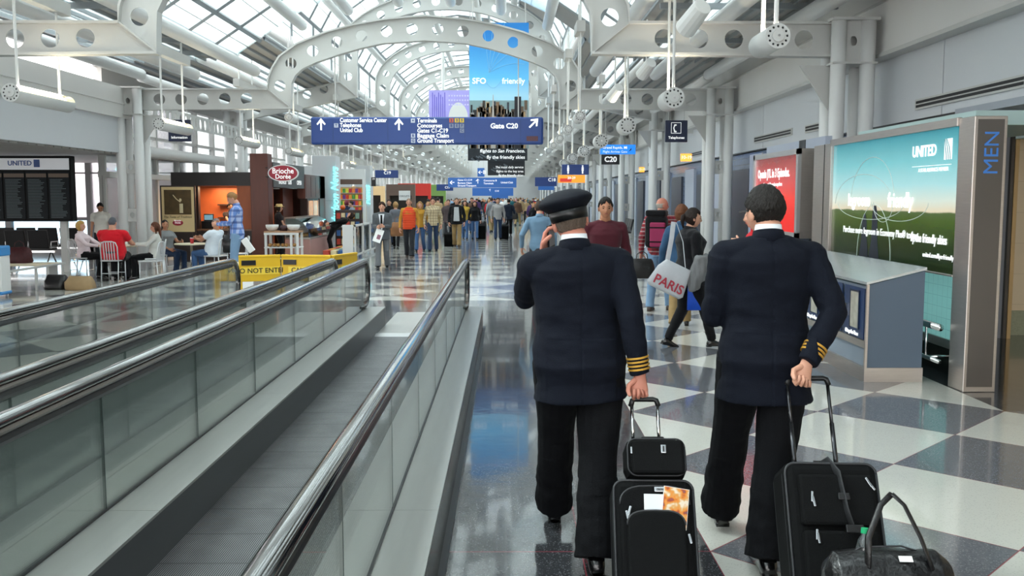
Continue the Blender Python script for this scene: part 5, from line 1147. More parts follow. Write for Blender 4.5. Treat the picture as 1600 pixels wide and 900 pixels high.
# far shop fronts
for i, (x, y, w_, h_, c_, lab) in enumerate(((-8.9, 52, 2.2, 2.4, 'e0c090', 'cream lit shop front far down on the left'), (-7.6, 60, 1.8, 2.6, '5a4a42', 'dark shop front beyond the cream one'), (-8.0, 70, 2.4, 2.8, 'b8322a', 'red lit food counter far down the hall'), (-7.8, 84, 2.4, 2.9, '6a8a4a', 'green lit food counter farthest down the hall'))):
    t = thing('storefront', lab, 'shop front', (x, y, 0)); G().b2((0, 0, 1.9), (w_, .5, h_)).obj('header', mat('shop_'+c_, c_, .5, emit=.2), t); G().b2((0, 0, 0), (.2, .5, 1.9)).b2((w_-.2, 0, 0), (w_, .5, 1.9)).obj('jamb', mat('shop_'+c_, c_, .5, emit=.2), t); G().b2((.2, .4, 0), (w_-.2, .5, 1.9)).obj('opening', mat('shop_dark', '2a2522', .4), t)
for i in range(2):
    t = thing('wall_box', 'tall pale box standing against the left columns, %s' % ('nearer' if i == 0 else 'farther'), 'cabinet', (-8.9+.1*i, 40+8*i, 0)); G().b2((0, 0, 0), (.9, .6, 3.1-.2*i)).obj('case', PIL, t, False, .01); G().b2((0, -.01, 2.2), (.9, 0, 2.24)).obj('seam', MULL, t)
# outside: looping white pipes seen through the frosted glass of the gate hall
o = G().tube([(-13.6, 33.5, 1.2), (-13.1, 33.5, 2.2), (-12.8, 33.5, 2.75), (-12.55, 33.5, 2.85), (-12.3, 33.5, 2.75), (-12.0, 33.5, 2.2), (-11.6, 33.5, 1.2)], .06, 10).obj('outdoor_pipe', mat('outdoor_pipe', '8b8b90', .5), smooth=True); o['label'] = 'looped grey pipe outside behind the frosted gate hall glass'; o['category'] = 'pipe'
o = G().b2((-15, 34, -1.1), (-10.5, 36, 1.75)).obj('outdoor_unit', mat('outdoor_unit', 'a5a2a8', .6), bevel=.05); o['label'] = 'pale grey service unit outside behind the gate hall glass'; o['category'] = 'service unit'
# ------------------------------------------------------------------ the two pilots
NAVY = cloth('pilot_navy', '0c111d', .85, .12, .35, 260, 0); NAVYT = cloth('pilot_trousers', '090a0e', .85, .12, .3, 260, 0); SHIRTW = cloth('shirt_white', 'eceef2', .7, .03, .1)
GOLD = mat('gold_braid', 'd9a441', .4, .55, bump=.4, bs=300); CAPM = cloth('cap_navy', '0c101a', .7, .1, .3, 260, 0); CAPB = mat('cap_band', '07080a', .35)
def back_fn(s=1):
    def fn(p, n):
        d = V((0, 0, 0))
        if n.y < -.2 or p.y < -.05:
            if p.z > .86: d += V((0, .0035*math.exp(-(p.x/.006)**2), 0))
            if p.z < 1.04 and abs(p.x) < .16: d += V((0, -.009 if p.x > 0 else .002, 0))
            d += V((0, .004*math.sin(p.z*38+p.x*9)*math.exp(-((p.z-1.16)/.10)**2), 0))
        return d
    return fn
def stripes(root, J, d, n, w_=.0095, r=.0535, t0=.70):
    a, b = J['el'][d], J['wr'][d]; u = (b-a).normalized(); L = (b-a).length
    for k in range(n):
        c = a+u*(L*t0+k*.0185); g = G(); g.tube([c-u*w_/2, c+u*w_/2], [r*(1-.012*k)]*2, 28, up=(0, 1, 0)); g.obj('sleeve_stripe', GOLD, root, False, .001)
def phone(p, R, lab):
    t = thing('mobile_phone', lab, 'phone', p); t.rotation_euler = R; G().box((0, 0, 0), (.055, .012, .12)).obj('case', BLACK, t, False, .004); G().box((0, -.0065, .0), (.048, .001, .10)).obj('screen', mat('phone_grey', '8a9098', .25), t)
P1 = (.365, 4.70, 0)
r1, J1 = human('pilot seen from behind in navy uniform with peaked cap, phone at his ear', P1, 0.0, h=1.87, nd=.02, roll=-.16, lean=(-.05, 0), build=1.08, belly=.03, pelvis=(0, 0, .915), look=(.12, .02), skin=SKIN3,
    la=(-.165, .135, 1.420), lep=(-.55, .1, -1.2), ra=(.262, -.16, .885), rep=(.05, -1, 0), lf=(-.10, .36, .10), rf=(.06, -.26, .085), lfp=.0, top=NAVY, topkind='suit', legs=NAVYT, legkind='wide', hair='crop', haircol='6b5d52',
    res=2.2, fold=1.15, hem=-.17, collar=NAVY, lh=dict(d=(.15, -.12, 1), n=(.85, -.45, 0), c=.55, side=-1, t=.3), rh=dict(d=(-.03, -.12, -1), n=(0, -1, .05), c=1.25, side=1, t=.5), extra={'top_fn': back_fn()})
def shirt_collar(root, J, h=.018):
    T = J['T']; g = G(); g.tube([T@V((0, -.008, .545)), T@V((0, -.003, .592+h))], [(.071, .070), (.063, .064)], 28, cap=False, up=(0, 1, 0)); o = g.obj('shirt_collar', SHIRTW, root, True); o.modifiers.new('s', 'SOLIDIFY').thickness = .004
shirt_collar(r1, J1, .007); stripes(r1, J1, 1, 4, .0095, .0555)
H = J1['H']; Mc = H@Matrix.Translation((0, -.004, .012))@Matrix.Rotation(-.10, 4, 'X')
G().ell([(-.012, 0, 0, .086, .106), (.045, 0, 0, .091, .111)], 36, 2.0).xf(Mc).obj('cap_band', CAPB, r1, True)
G().ell([(.038, 0, 0, .091, .111), (.046, 0, 0, .098, .118), (.066, 0, .004, .121, .138), (.078, 0, .006, .128, .146), (.088, 0, .008, .126, .144), (.104, 0, .012, .112, .128), (.120, 0, .016, .085, .10), (.131, 0, .020, .05, .06), (.134, 0, .02, .01, .01)], 44, 2.0).xf(Mc).obj('cap_crown', CAPM, r1, True)
G().tube([(-.07, .09, .005), (-.04, .14, -.015), (0, .155, -.02), (.04, .14, -.015), (.07, .09, .005)], (.004, .03), 8).xf(Mc).obj('cap_visor', mat('visor', '08080a', .15, coat=.5), r1, True)
pw = V(P1)+J1['wr'][-1]; phone(pw+V((.035, -.02, .085)), (0.1, -.25, .9), 'grey mobile phone held at the ear of the pilot with the cap')
P2 = (1.285, 4.66, 0)
r2, J2 = human('dark-haired pilot without a cap seen from behind, pulling a large black case', P2, -.03, h=1.925, nd=.03, build=1.04, belly=.01, pelvis=(0, 0, .915), look=(.35, -.12), skin=SKIN,
    ra=(.125, -.23, .932), rep=(1, -.15, .1), la=(-.12, .28, 1.16), lep=(-.45, -.6, -1), lf=(-.12, .34, .10), rf=(-.03, -.24, .085), top=NAVY, topkind='suit', legs=NAVYT, legkind='wide', hair='short', haircol='1d1916',
    res=2.2, fold=1.15, hem=-.19, collar=NAVY, rh=dict(d=(-.35, -.2, -1), n=(.1, -1, .1), c=1.2, side=1, t=.5), lh=dict(c=.9), extra={'top_fn': back_fn()})
shirt_collar(r2, J2, .007); stripes(r2, J2, 1, 3, .0105, .0585)
G().box((-.079, .04, .012), (.003, .09, .008)).xf(J2['H']).obj('glasses_temple', BLACK, r2)
# ------------------------------------------------------------------ luggage
FAB = mat('luggage_fabric', '0c0d0e', .8, spec=.15, bump=.4, bs=350, var=.15, vs=8); PIPE = mat('luggage_piping', '2c2d30', .45); ZIP = mat('zip_silver', 'bfc2c6', .25, 1)
def rbox(c, d, m, name, parent, bev, smooth=False): return G().box(c, d).obj(name, m, parent, smooth, bev)
def rim(w_, h_, y, z0, r, m, name, parent, rad=.004, x0=0):
    P = []
    for (cx, cz, a0) in ((w_/2-r, h_-r, 0), (-w_/2+r, h_-r, PI/2), (-w_/2+r, r, PI), (w_/2-r, r, 3*PI/2)):
        P += [(x0+cx+r*math.cos(a0+PI/2*q/5), y, z0+cz+r*math.sin(a0+PI/2*q/5)) for q in range(6)]
    P.append(P[0]); G().tube(P, rad, 6).obj(name, m, parent, True)
def roller(lab, loc, tilt, rz, w_, h_, d_, L, rodx, chrome=True, black=None, name='rolling_suitcase', detail=2, group=None):
    t = thing(name, lab, 'suitcase', loc, 0, group); t.rotation_euler = (-tilt, 0, rz)
    b_ = rbox((0, 0, .03+h_/2), (w_, d_, h_), black or FAB, 'case_body', t, .035)
    for s_ in (-1, 1): G().cyl((s_*w_*.40-.012, d_/2-.01, .028), (s_*w_*.40+.012, d_/2-.01, .028), .028, 14).obj('wheel', BLACK, t, True)
    rm = CHROME if chrome else mat('rod_dark', '4a4b4e', .25, .9)
    for s_ in (-1, 1):
        G().tube([(s_*rodx, d_/2-.03, h_), (s_*rodx, d_/2-.03, h_+(L-h_)*.55)], (.011, .009), 10).obj('handle_rod', rm, t, True); G().tube([(s_*rodx, d_/2-.03, h_+(L-h_)*.5), (s_*rodx, d_/2-.03, L-.02)], (.0085, .0075), 10).obj('handle_rod', rm, t, True)
    G().tube([(-rodx-.005, d_/2-.03, L-.035), (-rodx+.004, d_/2-.03, L-.005), (-rodx+.02, d_/2-.03, L), (rodx-.02, d_/2-.03, L), (rodx-.004, d_/2-.03, L-.005), (rodx+.005, d_/2-.03, L-.035)], (.013, .014), 10).obj('grip', BLACK, t, True)
    if detail > 1:
        rim(w_-.008, h_-.01, -d_/2+.012, .035, .045, PIPE, 'piping', t, .006); rim(w_-.008, h_-.01, d_/2-.03, .035, .045, PIPE, 'piping', t, .005); rim(w_-.004, h_-.006, -d_/2+.06, .033, .045, ZIP if False else PIPE, 'zipper', t, .0035)
    return t
c1 = roller('black wheeled suitcase with chrome handle and magazines in its pocket', (.655, 4.00, 0), .52, -.03, .365, .52, .22, .985, .062)
fy = -.11
g = G(); W2, H2 = .29, .33
g.ell([], 4) if False else None
def pocket(w_, h_, y0, z0, dep, m, parent, name='front_pocket', top=.5):
    P = [(-w_/2, 0), (w_/2, 0)]+[(w_/2*math.cos(a)**.55 if math.cos(a) > 0 else -w_/2*abs(math.cos(a))**.55, h_*(1-top*.35)+h_*top*.35*math.sin(a)) for a in [PI*q/14 for q in range(15)]]
    g = G().prism([(x, z+z0) for x, z in P], y0-dep, y0+.01); o = g.obj(name, m, parent, False, .012)
    G().tube([(x, y0-dep*.72, z+z0) for x, z in P[2:]], .0045, 6).obj('pocket_zipper', PIPE, parent, True); return o
pocket(.31, .47, fy, .045, .02, FAB, c1, 'front_panel'); pocket(.255, .36, fy-.02, .04, .03, FAB, c1)
for x, z, r_ in ((-.115, .40, .3), (-.125, .38, -.2), (.145, .28, -.2), (-.108, .24, .5)): G().box((x, fy-.034, z), (.011, .006, .042), Matrix.Rotation(r_, 3, 'Y')).obj('zip_pull', ZIP, c1, False, .002)
G().tube([(-.10, fy-.03, .36), (-.105, fy-.035, .26)], (.006, .003), 6).obj('white_cord', WHITE, c1)
g = G().box((.03, fy-.026, .497), (.06, .006, .022)); g.obj('logo_badge', ZIP, c1, False, .008); text('delsey', .016, (.03, fy-.031, .497), BLACK, c1, 'cam', align='CENTER', extrude=.0005)
magmat = mat('mag_cover', 'c9793a', .3); _nt = magmat.node_tree; _tc = _nt.nodes.new('ShaderNodeTexCoord'); _n = _nt.nodes.new('ShaderNodeTexNoise'); _n.inputs['Scale'].default_value = 22; _nt.links.new(_tc.outputs['Object'], _n.inputs['Vector']); _r = _nt.nodes.new('ShaderNodeValToRGB'); _nt.links.new(_n.outputs[0], _r.inputs[0]); _e = _r.color_ramp.elements; _e[0].position = .35; _e[0].color = srgb('5a5f74'); _e[1].position = .62; _e[1].color = srgb('e8d6c0')
for _p, _c in ((.42, 'a8482c'), (.48, 'e0862f'), (.55, 'd9a15a')): _q = _e.new(_p); _q.color = srgb(_c)
_nt.links.new(_r.outputs[0], _nt.nodes['Principled BSDF'].inputs['Base Color'])
def magz(loc, rot, w_, h_, m, lab, parentc):
    o = thing('magazine', lab, 'magazine', loc); o.rotation_euler = rot; G().box((0, 0, h_/2), (w_, .006, h_)).obj('pages', WHITE, o); G().box((0, -.004, h_/2), (w_*.96, .002, h_*.97)).obj('cover', m, o); return o
M1 = c1.matrix_basis.copy()
def oncase(c, p): return Matrix.Translation(c.location)@c.rotation_euler.to_matrix().to_4x4()@V(p)
m_ = magz(oncase(c1, (.075, fy-.030, .325)), (-.52, .16, -.03), .115, .18, magmat, 'bright orange magazine tucked into the suitcase pocket', c1)
m_ = magz(oncase(c1, (.0, fy-.026, .335)), (-.52, .02, -.03), .10, .14, mat('paper_cover', 'dfe1e6', .4, var=.06, vs=10), 'white folded papers beside the orange magazine', c1)
tb = thing('tote_bag', 'small black cabin bag strapped on top of the suitcase', 'bag', tuple(oncase(c1, (.02, 0, .555)))); tb.rotation_euler = (-.52, 0, -.03)
rbox((0, -.03, .095), (.285, .17, .19), FAB, 'bag_body', tb, .05); rbox((.005, -.125, .092), (.235, .03, .155), FAB, 'front_pocket', tb, .012); rim(.26, .17, -.11, .01, .04, PIPE, 'zipper', tb, .004)
G().box((.03, -.143, .125), (.024, .004, .038)).obj('logo_plate', ZIP, tb, False, .002); G().box((.03, -.146, .125), (.006, .002, .026)).obj('logo_mark', BLACK, tb); G().box((-.115, -.135, .12), (.008, .005, .03)).obj('zip_pull', ZIP, tb, False, .001)
G().tube([(-.06, -.0, .19), (-.05, 0, .215), (.05, 0, .215), (.06, 0, .19)], (.012, .006), 8).obj('carry_handle', BLACK, tb, True)
c2 = roller('large black wheeled case with a strap hanging down its front', (1.405, 3.86, 0), .50, -.06, .40, .63, .27, 1.12, .095, chrome=False)
fy = -.135
for (x0, x1, z0, z1) in ((-.15, .17, .38, .60), (-.15, .17, .12, .36)): rbox(((x0+x1)/2, fy-.012, (z0+z1)/2), (x1-x0, .04, z1-z0), FAB, 'front_pocket', c2, .014)
for x, z, r_ in ((-.10, .50, .1), (-.095, .48, -.15), (.145, .565, -.5), (.155, .55, -.6), (-.095, .34, .1), (-.09, .325, -.1)): G().box((x, fy-.037, z), (.010, .006, .045), Matrix.Rotation(r_, 3, 'Y')).obj('zip_pull', ZIP, c2, False, .002)
G().tube([(-.02, .02, .665), (.0, -.10, .67), (.02, fy-.04, .60), (.035, fy-.045, .45), (.05, fy-.06, .36)], (.022, .004), 8, up=(0, 1, 0)).obj('strap', mat('webbing', '232427', .6, bump=.3, bs=400), c2, True)
G().box((.03, fy-.05, .50), (.05, .012, .03)).obj('slider', BLACK, c2, False, .004); G().box((.055, fy-.07, .36), (.075, .016, .035)).obj('buckle', BLACK, c2, False, .004); G().tube([(-.05, -.02, .66), (-.04, -.02, .685), (.04, -.02, .685), (.05, -.02, .66)], (.012, .006), 8).obj('carry_handle', BLACK, c2, True)
G().box((.155, -.05, .662), (.02, .04, .003)).obj('blue_tag', mat('tag_blue', '1d4f8a', .4), c2)
lb = thing('leather_bag', 'glossy black soft bag hanging in front of the large case', 'bag', (1.46, 3.50, .20)); lb.rotation_euler = (-.1, 0, -.05)
g = G(); g.rings([[V((x, .12*k_*math.cos(2*PI*j/26), .13+.13*k_*math.sin(2*PI*j/26)*(1 if math.sin(2*PI*j/26) < 0 else .95))) for j in range(26)] for x, k_ in ((-.235, .3), (-.225, .7), (-.20, .92), (-.1, 1), (.05, 1.02), (.18, .95), (.225, .75), (.24, .3))]); me = remesh(g, .006, 3)
displace(me, lambda p, n: n*(noise.noise(V((p.x*9, p.y*9, p.z*16)))*.010)); link('bag_body', me, mat('soft_leather', '0f0f11', .28, bump=.5, bs=60, coat=.3), lb)
G().tube([(-.20, 0, .20), (-.1, -.01, .262), (.05, -.01, .268), (.2, 0, .22)], .004, 6).obj('zipper', PIPE, lb, True)
G().tube([(-.10, -.09, .20), (-.085, -.05, .31), (-.02, .01, .42), (.03, .03, .46)], (.012, .005), 8).obj('carry_handle', LEATH, lb, True); G().tube([(.14, -.09, .20), (.11, -.05, .31), (.07, .01, .42), (.03, .03, .46)], (.012, .005), 8).obj('carry_handle', LEATH, lb, True)
G().box((.045, -.075, .236), (.05, .004, .024), Matrix.Rotation(-.8, 3, 'X')).obj('bag_label', WHITE, lb)
bt = thing('water_bottle', 'clear water bottle with green cap standing in the glossy black bag', 'bottle', (1.37, 3.52, .35)); bt.rotation_euler = (-.15, .08, 0)
G().ell([(0, 0, 0, .030, .030), (.10, 0, 0, .031, .031), (.135, 0, 0, .024, .024), (.155, 0, 0, .013, .013), (.163, 0, 0, .013, .013)], 18, 2).obj('bottle_body', glass('bottle', (.82, .88, .9), .2, .03, .12, (.6, .65, .7)), bt, True)
G().cyl((0, 0, .160), (0, 0, .180), .0155, 16).obj('cap', mat('cap_green', '1fae72', .4), bt)
# ------------------------------------------------------------------ people in the middle distance
def onf(px, py): p = atZ(px, py, 0); return (p.x, p.y, 0)
def at(px, Y): return (atY(px, 400, Y).x, Y, 0)
DEN = cloth('denim_blue', '45648f'); DENL = cloth('denim_light', '7d9cbc'); DEND = cloth('denim_dark', '2b3c58'); BLK = cloth('black_cloth', '131316'); KHA = cloth('khaki', '9a7f56'); GRY = cloth('grey_cloth', '6f7174'); CHA = cloth('charcoal', '2c2e33')
BROWNSH = mat('shoe_brown', '3f3029', .5)
W1 = dict(lf=(-.09, .26, .085), rf=(.09, -.22, .11), rfp=-.35, pelvis=(0, 0, .915)); W2_ = dict(lf=(-.09, -.22, .11), rf=(.09, .26, .085), lfp=-.35, pelvis=(0, 0, .915)); SW = dict(la=(-.25, .16, .88), ra=(.26, -.10, .88))
human('man in a plain maroon sweater with short dark hair walking toward the camera', at(945, 11.2), PI+.05, h=1.83, skin=SKIN2, top=cloth('maroon', '4c1f28', .95), topkind='sweater', legs=DEND, hair='short', haircol='15110f', res=1.4, look=(-.05, -.05), **W1)
rr_, JB = human('bald man in a red plaid shirt carrying a black and magenta backpack', at(1032, 15.0), -.35, h=1.80, skin=SKIN3, top=plaid('plaid_red', '8c3038', '4a2c38', 'b5a8a8', 16, .3), topkind='shirt', legs=DENL, legkind='jeans', hair='fringe', haircol='b9b0a6', look=(-.9, 0), res=1.2, build=1.08, belly=.04, shoes=BROWNSH, lf=(-.13, -.12, .085), rf=(.12, .12, .085), la=(-.30, -.02, .88))
bp_ = thing('backpack', 'tall black and magenta hiking backpack on the bald man', 'backpack', at(1032, 15.0), -.35)
rbox((-.02, -.25, 1.26), (.34, .22, .50), BLK, 'main_pocket', bp_, .06); rbox((.02, -.37, 1.22), (.24, .05, .38), mat('magenta', '93204f', .7), 'front_pocket', bp_, .02); rbox((-.02, -.25, 1.55), (.32, .24, .10), BLK, 'top_lid', bp_, .03)
for x in (-.1, .1): G().tube([(x, -.12, 1.45), (x, .0, 1.53), (x*1.1, .13, 1.40), (x*1.3, .05, 1.12), (x, -.13, 1.04)], (.022, .006), 6, up=(1, 0, 0)).obj('shoulder_strap', BLK, bp_)
for z in (1.1, 1.32): G().b2((-.15, -.40, z), (.16, -.395, z+.02)).obj('compression_strap', BLK, bp_)
softbag((at(1003, 14.6)[0], 14.6, .55), .42, .16, .30, LEATH, 'black handbag in the left hand of the bald man')
rr_, JW = human('dark-haired woman in a black coat walking right with a Paris shopping bag', at(1078, 11.3), -PI/2+.15, h=1.70, fem=True, build=1.22, skin=SKIN, top=cloth('coat_black', '16161a', .95, .1, .5, 90), topkind='jacket', hem=-.13, legs=BLK, legkind='slim', hair='pony', haircol='241712', res=1.5, look=(-.05, -.08),
    lf=(-.07, -.24, .10), rf=(.08, .28, .085), lfp=-.3, pelvis=(0, 0, .915), ra=(.10, .26, 1.10), la=(-.18, .28, 1.05), rh=dict(c=.9), lh=dict(c=.8))
t = thing('shopping_bag', 'pale grey cloth bag with red PARIS print on the shoulder of the coat woman', 'bag', (at(1036, 11.05)[0], 10.98, .70)); t.rotation_euler = (0, .45, .05)
g = G(); g.ell([(0, 0, 0, .20, .045), (.04, 0, 0, .235, .06), (.25, 0, 0, .20, .05), (.36, .02, 0, .16, .025)], 24, 3); me = g.mesh(smooth=True); link('bag_body', me, mat('bag_cloth', 'b9bcc2', .7, var=.12, vs=14), t)
text('PARIS', .15, (0, -.064, .10), mat('paris_red', 'a52a3c', .6), t, 'cam', align='CENTER', bold=.02, extrude=.001); G().tube([(-.12, -.0, .34), (-.20, -.02, .60), (-.26, 0, .78)], (.028, .004), 6).tube([(.12, 0, .34), (-.05, .02, .62), (-.22, .03, .79)], (.02, .004), 6).obj('strap', mat('bag_cloth', 'b9bcc2', .7), t)
t = thing('grey_sweater', 'grey knitted sweater hanging over the arm of the coat woman', 'sweater', (at(1090, 11.1)[0], 11.05, .70)); g = G(); g.ell([(0, -.06, 0, .05, .05), (.12, -.02, 0, .10, .06), (.3, .03, 0, .11, .07), (.42, .05, 0, .07, .06)], 20, 2.2); me = remesh(g, .015, 2); displace(me, lambda p, n: n*noise.noise(V((p.x*22, p.y*18, p.z*6)))*.03); link('knit', me, cloth('grey_knit', '77787a', .95, .15, .6, 80), t)
t = thing('blue_bag', 'bright blue bag hanging below the grey sweater', 'bag', (at(1088, 11.15)[0], 11.2, .46)); G().ell([(0, 0, 0, .09, .03), (.3, 0, 0, .085, .03), (.34, 0, 0, .06, .02)], 16, 3).obj('bag_body', mat('bag_blue', '1f58d6', .5, var=.15, vs=8), t, True); G().tube([(0, 0, .32), (0, 0, .42)], .008, 6).obj('strap', BLK, t)
human('brown-haired person in a blue jacket behind the coat woman', at(1064, 13.0), -.2, h=1.72, fem=True, top=cloth('jacket_teal', '33506e'), topkind='jacket', legs=KHA, hair='bob', haircol='6a4028', res=1.0, **W2_)
human('person in a bright red jacket hidden behind the dark-haired pilot', at(1181, 9.6), PI/2, h=1.72, top=cloth('jacket_red', 'c41420'), topkind='jacket', legs=DEND, hair='short', haircol='2a1d16', res=.8, ra=(.2, .1, 1.0), la=(-.22, .22, 1.38), lep=(-1, 0, 0))
human('man in a light denim shirt walking away left of the capped pilot', at(843, 16.8), -.15, h=1.76, top=cloth('denim_shirt', '6a879f'), topkind='shirt', legs=CHA, hair='short', haircol='3a2a20', res=1.0, la=(-.32, .02, .9), **W1)
# the corridor walkers, listed left to right
suitman, _ = human('man in a grey suit and dark tie holding a folded paper', at(598, 24.0), PI, h=1.70, top=cloth('suit_grey', '54585c'), topkind='suit', legs=GRY, legkind='slacks', hair='messy', haircol='3a2418', res=1.2, ra=(.10, .26, 1.08), la=(-.08, .26, 1.10), lh=dict(c=.8), rh=dict(c=.8), **W2_)
x, y, _ = at(598, 24.0)
t = thing('newspaper', 'folded white paper in the hands of the grey suit man', 'paper', (x-.06, y-.33, .84)); t.rotation_euler = (-.3, .35, .1); G().box((0, 0, 0), (.20, .012, .34)).obj('pages', WHITE, t); G().box((.02, -.007, -.03), (.09, .002, .12)).obj('print', mat('print_blue', '8a5a6a', .5, var=.5, vs=20), t)
MX = Matrix.Rotation(PI, 4, 'Z')@Matrix.Translation((0, -.148, 1.205))@Matrix.Rotation(.06, 4, 'X'); G().prism([(-.07, .17), (.07, .17), (.015, -.22), (-.015, -.22)], -.008, .03).xf(MX).obj('shirt_panel', SHIRTW, suitman); G().prism([(-.022, .15), (.022, .15), (.03, -.1), (0, -.16), (-.03, -.1)], -.016, -.008).xf(MX).obj('tie', BLK, suitman)
vestman, _ = human('man in an orange padded vest over yellow sleeves', at(640, 28.2), PI, h=1.80, top=cloth('yellow_sleeve', 'c9923a'), topkind='shirt', legs=CHA, legkind='slacks', hair='crop', haircol='8a7a6a', skin=SKIN, res=1.0, shoes=BROWNSH, **W1)
x, y, _ = at(640, 28.2); J_ = None
g = G(); g.ell([(.86, 0, 0, .20, .15), (.95, 0, 0, .195, .15), (1.2, 0, 0, .195, .15), (1.38, 0, -.0, .205, .135), (1.46, 0, -.01, .15, .10), (1.50, 0, -.01, .09, .08)], 28, 2.3); me = remesh(g, .02, 3); displace(me, lambda p, n: n*(.008*math.sin(p.z*90))); link('padded_vest', me, cloth('vest_orange', 'e2502a', .6), vestman)
human('blonde woman in a dark top with mustard sleeves', at(657, 31.5), PI-.1, h=1.68, fem=True, top=cloth('mustard', 'b88a34'), topkind='shirt', legs=DEN, hair='long', haircol='a07a4a', res=.8, **W2_)
human('man in a beige plaid shirt and blue jeans with a shoulder bag', at(677, 31.3), PI, h=1.82, top=plaid('plaid_beige', 'c9b896', '5a4a40', '6a5548', 11, .2), topkind='shirt', legs=DEND, hair='short', haircol='17120f', res=1.0, sleeves='long', **W2_)
jackman, _ = human('man in a black jacket over a grey top and khaki trousers', at(714, 34.4), PI, h=1.81, top=BLK, topkind='jacket', legs=KHA, legkind='slacks', hair='crop', haircol='5a4a3a', res=1.0, shoes=BROWNSH, **W1)
x, y, _ = at(714, 34.4); G().prism([(-.08, .24), (.08, .24), (.11, -.26), (-.11, -.26)], -.012, .03).xf(Matrix.Rotation(PI, 4, 'Z')@Matrix.Translation((0, -.17, 1.2))@Matrix.Rotation(.05, 4, 'X')).obj('shirt_panel', cloth('shirt_lg', 'c4c6c8'), jackman, False, .01)
roller('black wheeled suitcase pulled by the black jacket man', (at(704, 34.8)[0], 34.8, 0), -.35, 0, .45, .5, .25, 1.0, .1, detail=1)
human('woman in a mustard cardigan walking behind the black jacket man', at(727, 40.5), PI, h=1.68, fem=True, top=cloth('mustard2', 'c4a244'), topkind='shirt', legs=DEN, hair='long', haircol='2a1c14', res=.6, **W1)
human('man with a red tie half hidden behind the black jacket man', at(701, 39), PI, h=1.74, top=cloth('suit_brown', '55494a'), topkind='suit', legs=CHA, hair='short', haircol='4a3a2c', res=.6, **W2_)
human('woman in a dark jacket and jeans pulling a black case', at(742, 40.2), PI+.1, h=1.66, fem=True, top=BLK, topkind='jacket', hem=-.04, legs=DEN, legkind='slim', hair='long', haircol='2a1a14', res=.8, **W1)
roller('black wheeled suitcase beside the woman in the dark jacket', (at(751, 40.6)[0], 40.6, 0), -.3, 0, .42, .62, .25, 1.0, .1, detail=1)
human('man in a light grey shirt and dark trousers rolling a case', at(778, 40), PI, h=1.80, top=cloth('shirt_gr', '9c9a9a'), topkind='shirt', legs=DEND, hair='short', haircol='15110f', res=.8, **W2_)
roller('black wheeled suitcase beside the light grey shirt man', (at(787.5, 40.5)[0], 40.5, 0), -.3, 0, .42, .62, .25, 1.0, .1, detail=1)
human('man in a navy suit walking away with a black round bag', at(795, 45), 0, h=1.74, top=cloth('suit_navy', '1c2434'), topkind='suit', legs=BLK, legkind='slacks', hair='short', haircol='17120f', res=.8, **W2_)
softbag((at(803, 45)[0], 45, .75), .4, .2, .34, LEATH, 'black round bag carried by the navy suit man')
human('woman with tied blonde hair in a grey sweater walking away', at(619, 33), 0, h=1.66, fem=True, top=cloth('sweater_gr', '6c7078'), topkind='sweater', legs=BLK, legkind='slim', hair='bob', haircol='b08a5a', res=.7, **W1)
softbag((at(622, 28.8)[0], 28.8, .62), .45, .25, .42, mat('duffel_tan', '8a5f3a', .6), 'tan leather duffel bag between the grey suit man and the vest man'); 
human('dark-haired person seen behind the grey suit man', at(609, 36), PI, h=1.74, top=BLK, topkind='jacket', legs=DEND, hair='short', haircol='15110f', res=.6, **W2_)
human('person in a crimson jacket far right in the hall', at(840, 48), .3, h=1.68, top=cloth('crimson', 'c01f3a'), topkind='jacket', legs=BLK, hair='short', haircol='2a1d16', res=.6, **W1)
# ------------------------------------------------------------------ people on the left
SIT = lambda: dict(pelvis=(0, -.02, .53), lf=(-.11, .40, .085), rf=(.12, .36, .085))
human('heavy man in a red shirt and grey cap seated with his back to us', (-8.45, 20.38, 0), .05, h=1.80, build=1.28, belly=.08, top=cloth('polo_red', 'd61f2c'), topkind='tee', sleeves='short', hem=-.06, legs=cloth('black_trs', '1d1d20'), legkind='wide', hair='crop', haircol='5c5f66', res=1.0, la=(-.2, .42, .80), ra=(.22, .42, .80), **SIT())
human('blonde woman in a pale pink blouse seated at the cafe table', (-9.42, 21.2, 0), -PI/2, h=1.66, fem=True, build=1.12, top=cloth('blouse', 'e8d6da'), topkind='shirt', legs=BLK, hair='bob', haircol='c9a05a', res=1.0, la=(-.12, .40, .72), ra=(.16, .38, .76), lean=(0, -.12), **SIT())
human('girl with long brown hair in a pale top seated at the cafe table', (-7.84, 20.98, 0), PI/2+.3, h=1.64, fem=True, top=cloth('top_pale', 'd3d2cc'), topkind='shirt', legs=BLK, hair='long', haircol='5a3422', res=1.0, la=(-.1, .36, .82), ra=(.12, .38, .82), lean=(0, -.15), look=(0, -.25), **SIT())
human('woman in a grey t-shirt seated facing the camera side', (-8.0, 22.4, 0), -PI/2-.45, h=1.66, fem=True, build=1.15, top=cloth('tee_grey', '808284'), topkind='tee', sleeves='short', legs=DEND, hair='pony', haircol='1a1412', skin=SKIN2, res=1.0, la=(-.1, .36, .8), ra=(.2, .25, .62), lean=(0, -.1), look=(-.6, 0), **SIT())
human('grey-haired man in a white t-shirt seated with his back half turned', (-6.82, 21.92, 0), PI/2-.35, h=1.74, build=1.1, belly=.04, top=cloth('tee_white', 'e2eaf3'), topkind='tee', sleeves='short', legs=DEN, hair='crop', haircol='77787a', skin=SKIN2, res=1.0, la=(-.1, .36, .85), ra=(.14, .34, .85), lean=(0, -.2), **SIT())
human('young man in a white shirt looking down behind the cafe table', at(160, 24), PI+.3, h=1.68, top=cloth('shirt_cream', 'e2ddd4'), topkind='shirt', sleeves='short', legs=CHA, hair='short', haircol='17110f', skin=SKIN2, res=.9, look=(0, -.4), la=(-.28, .1, .85), ra=(.24, .1, .84))
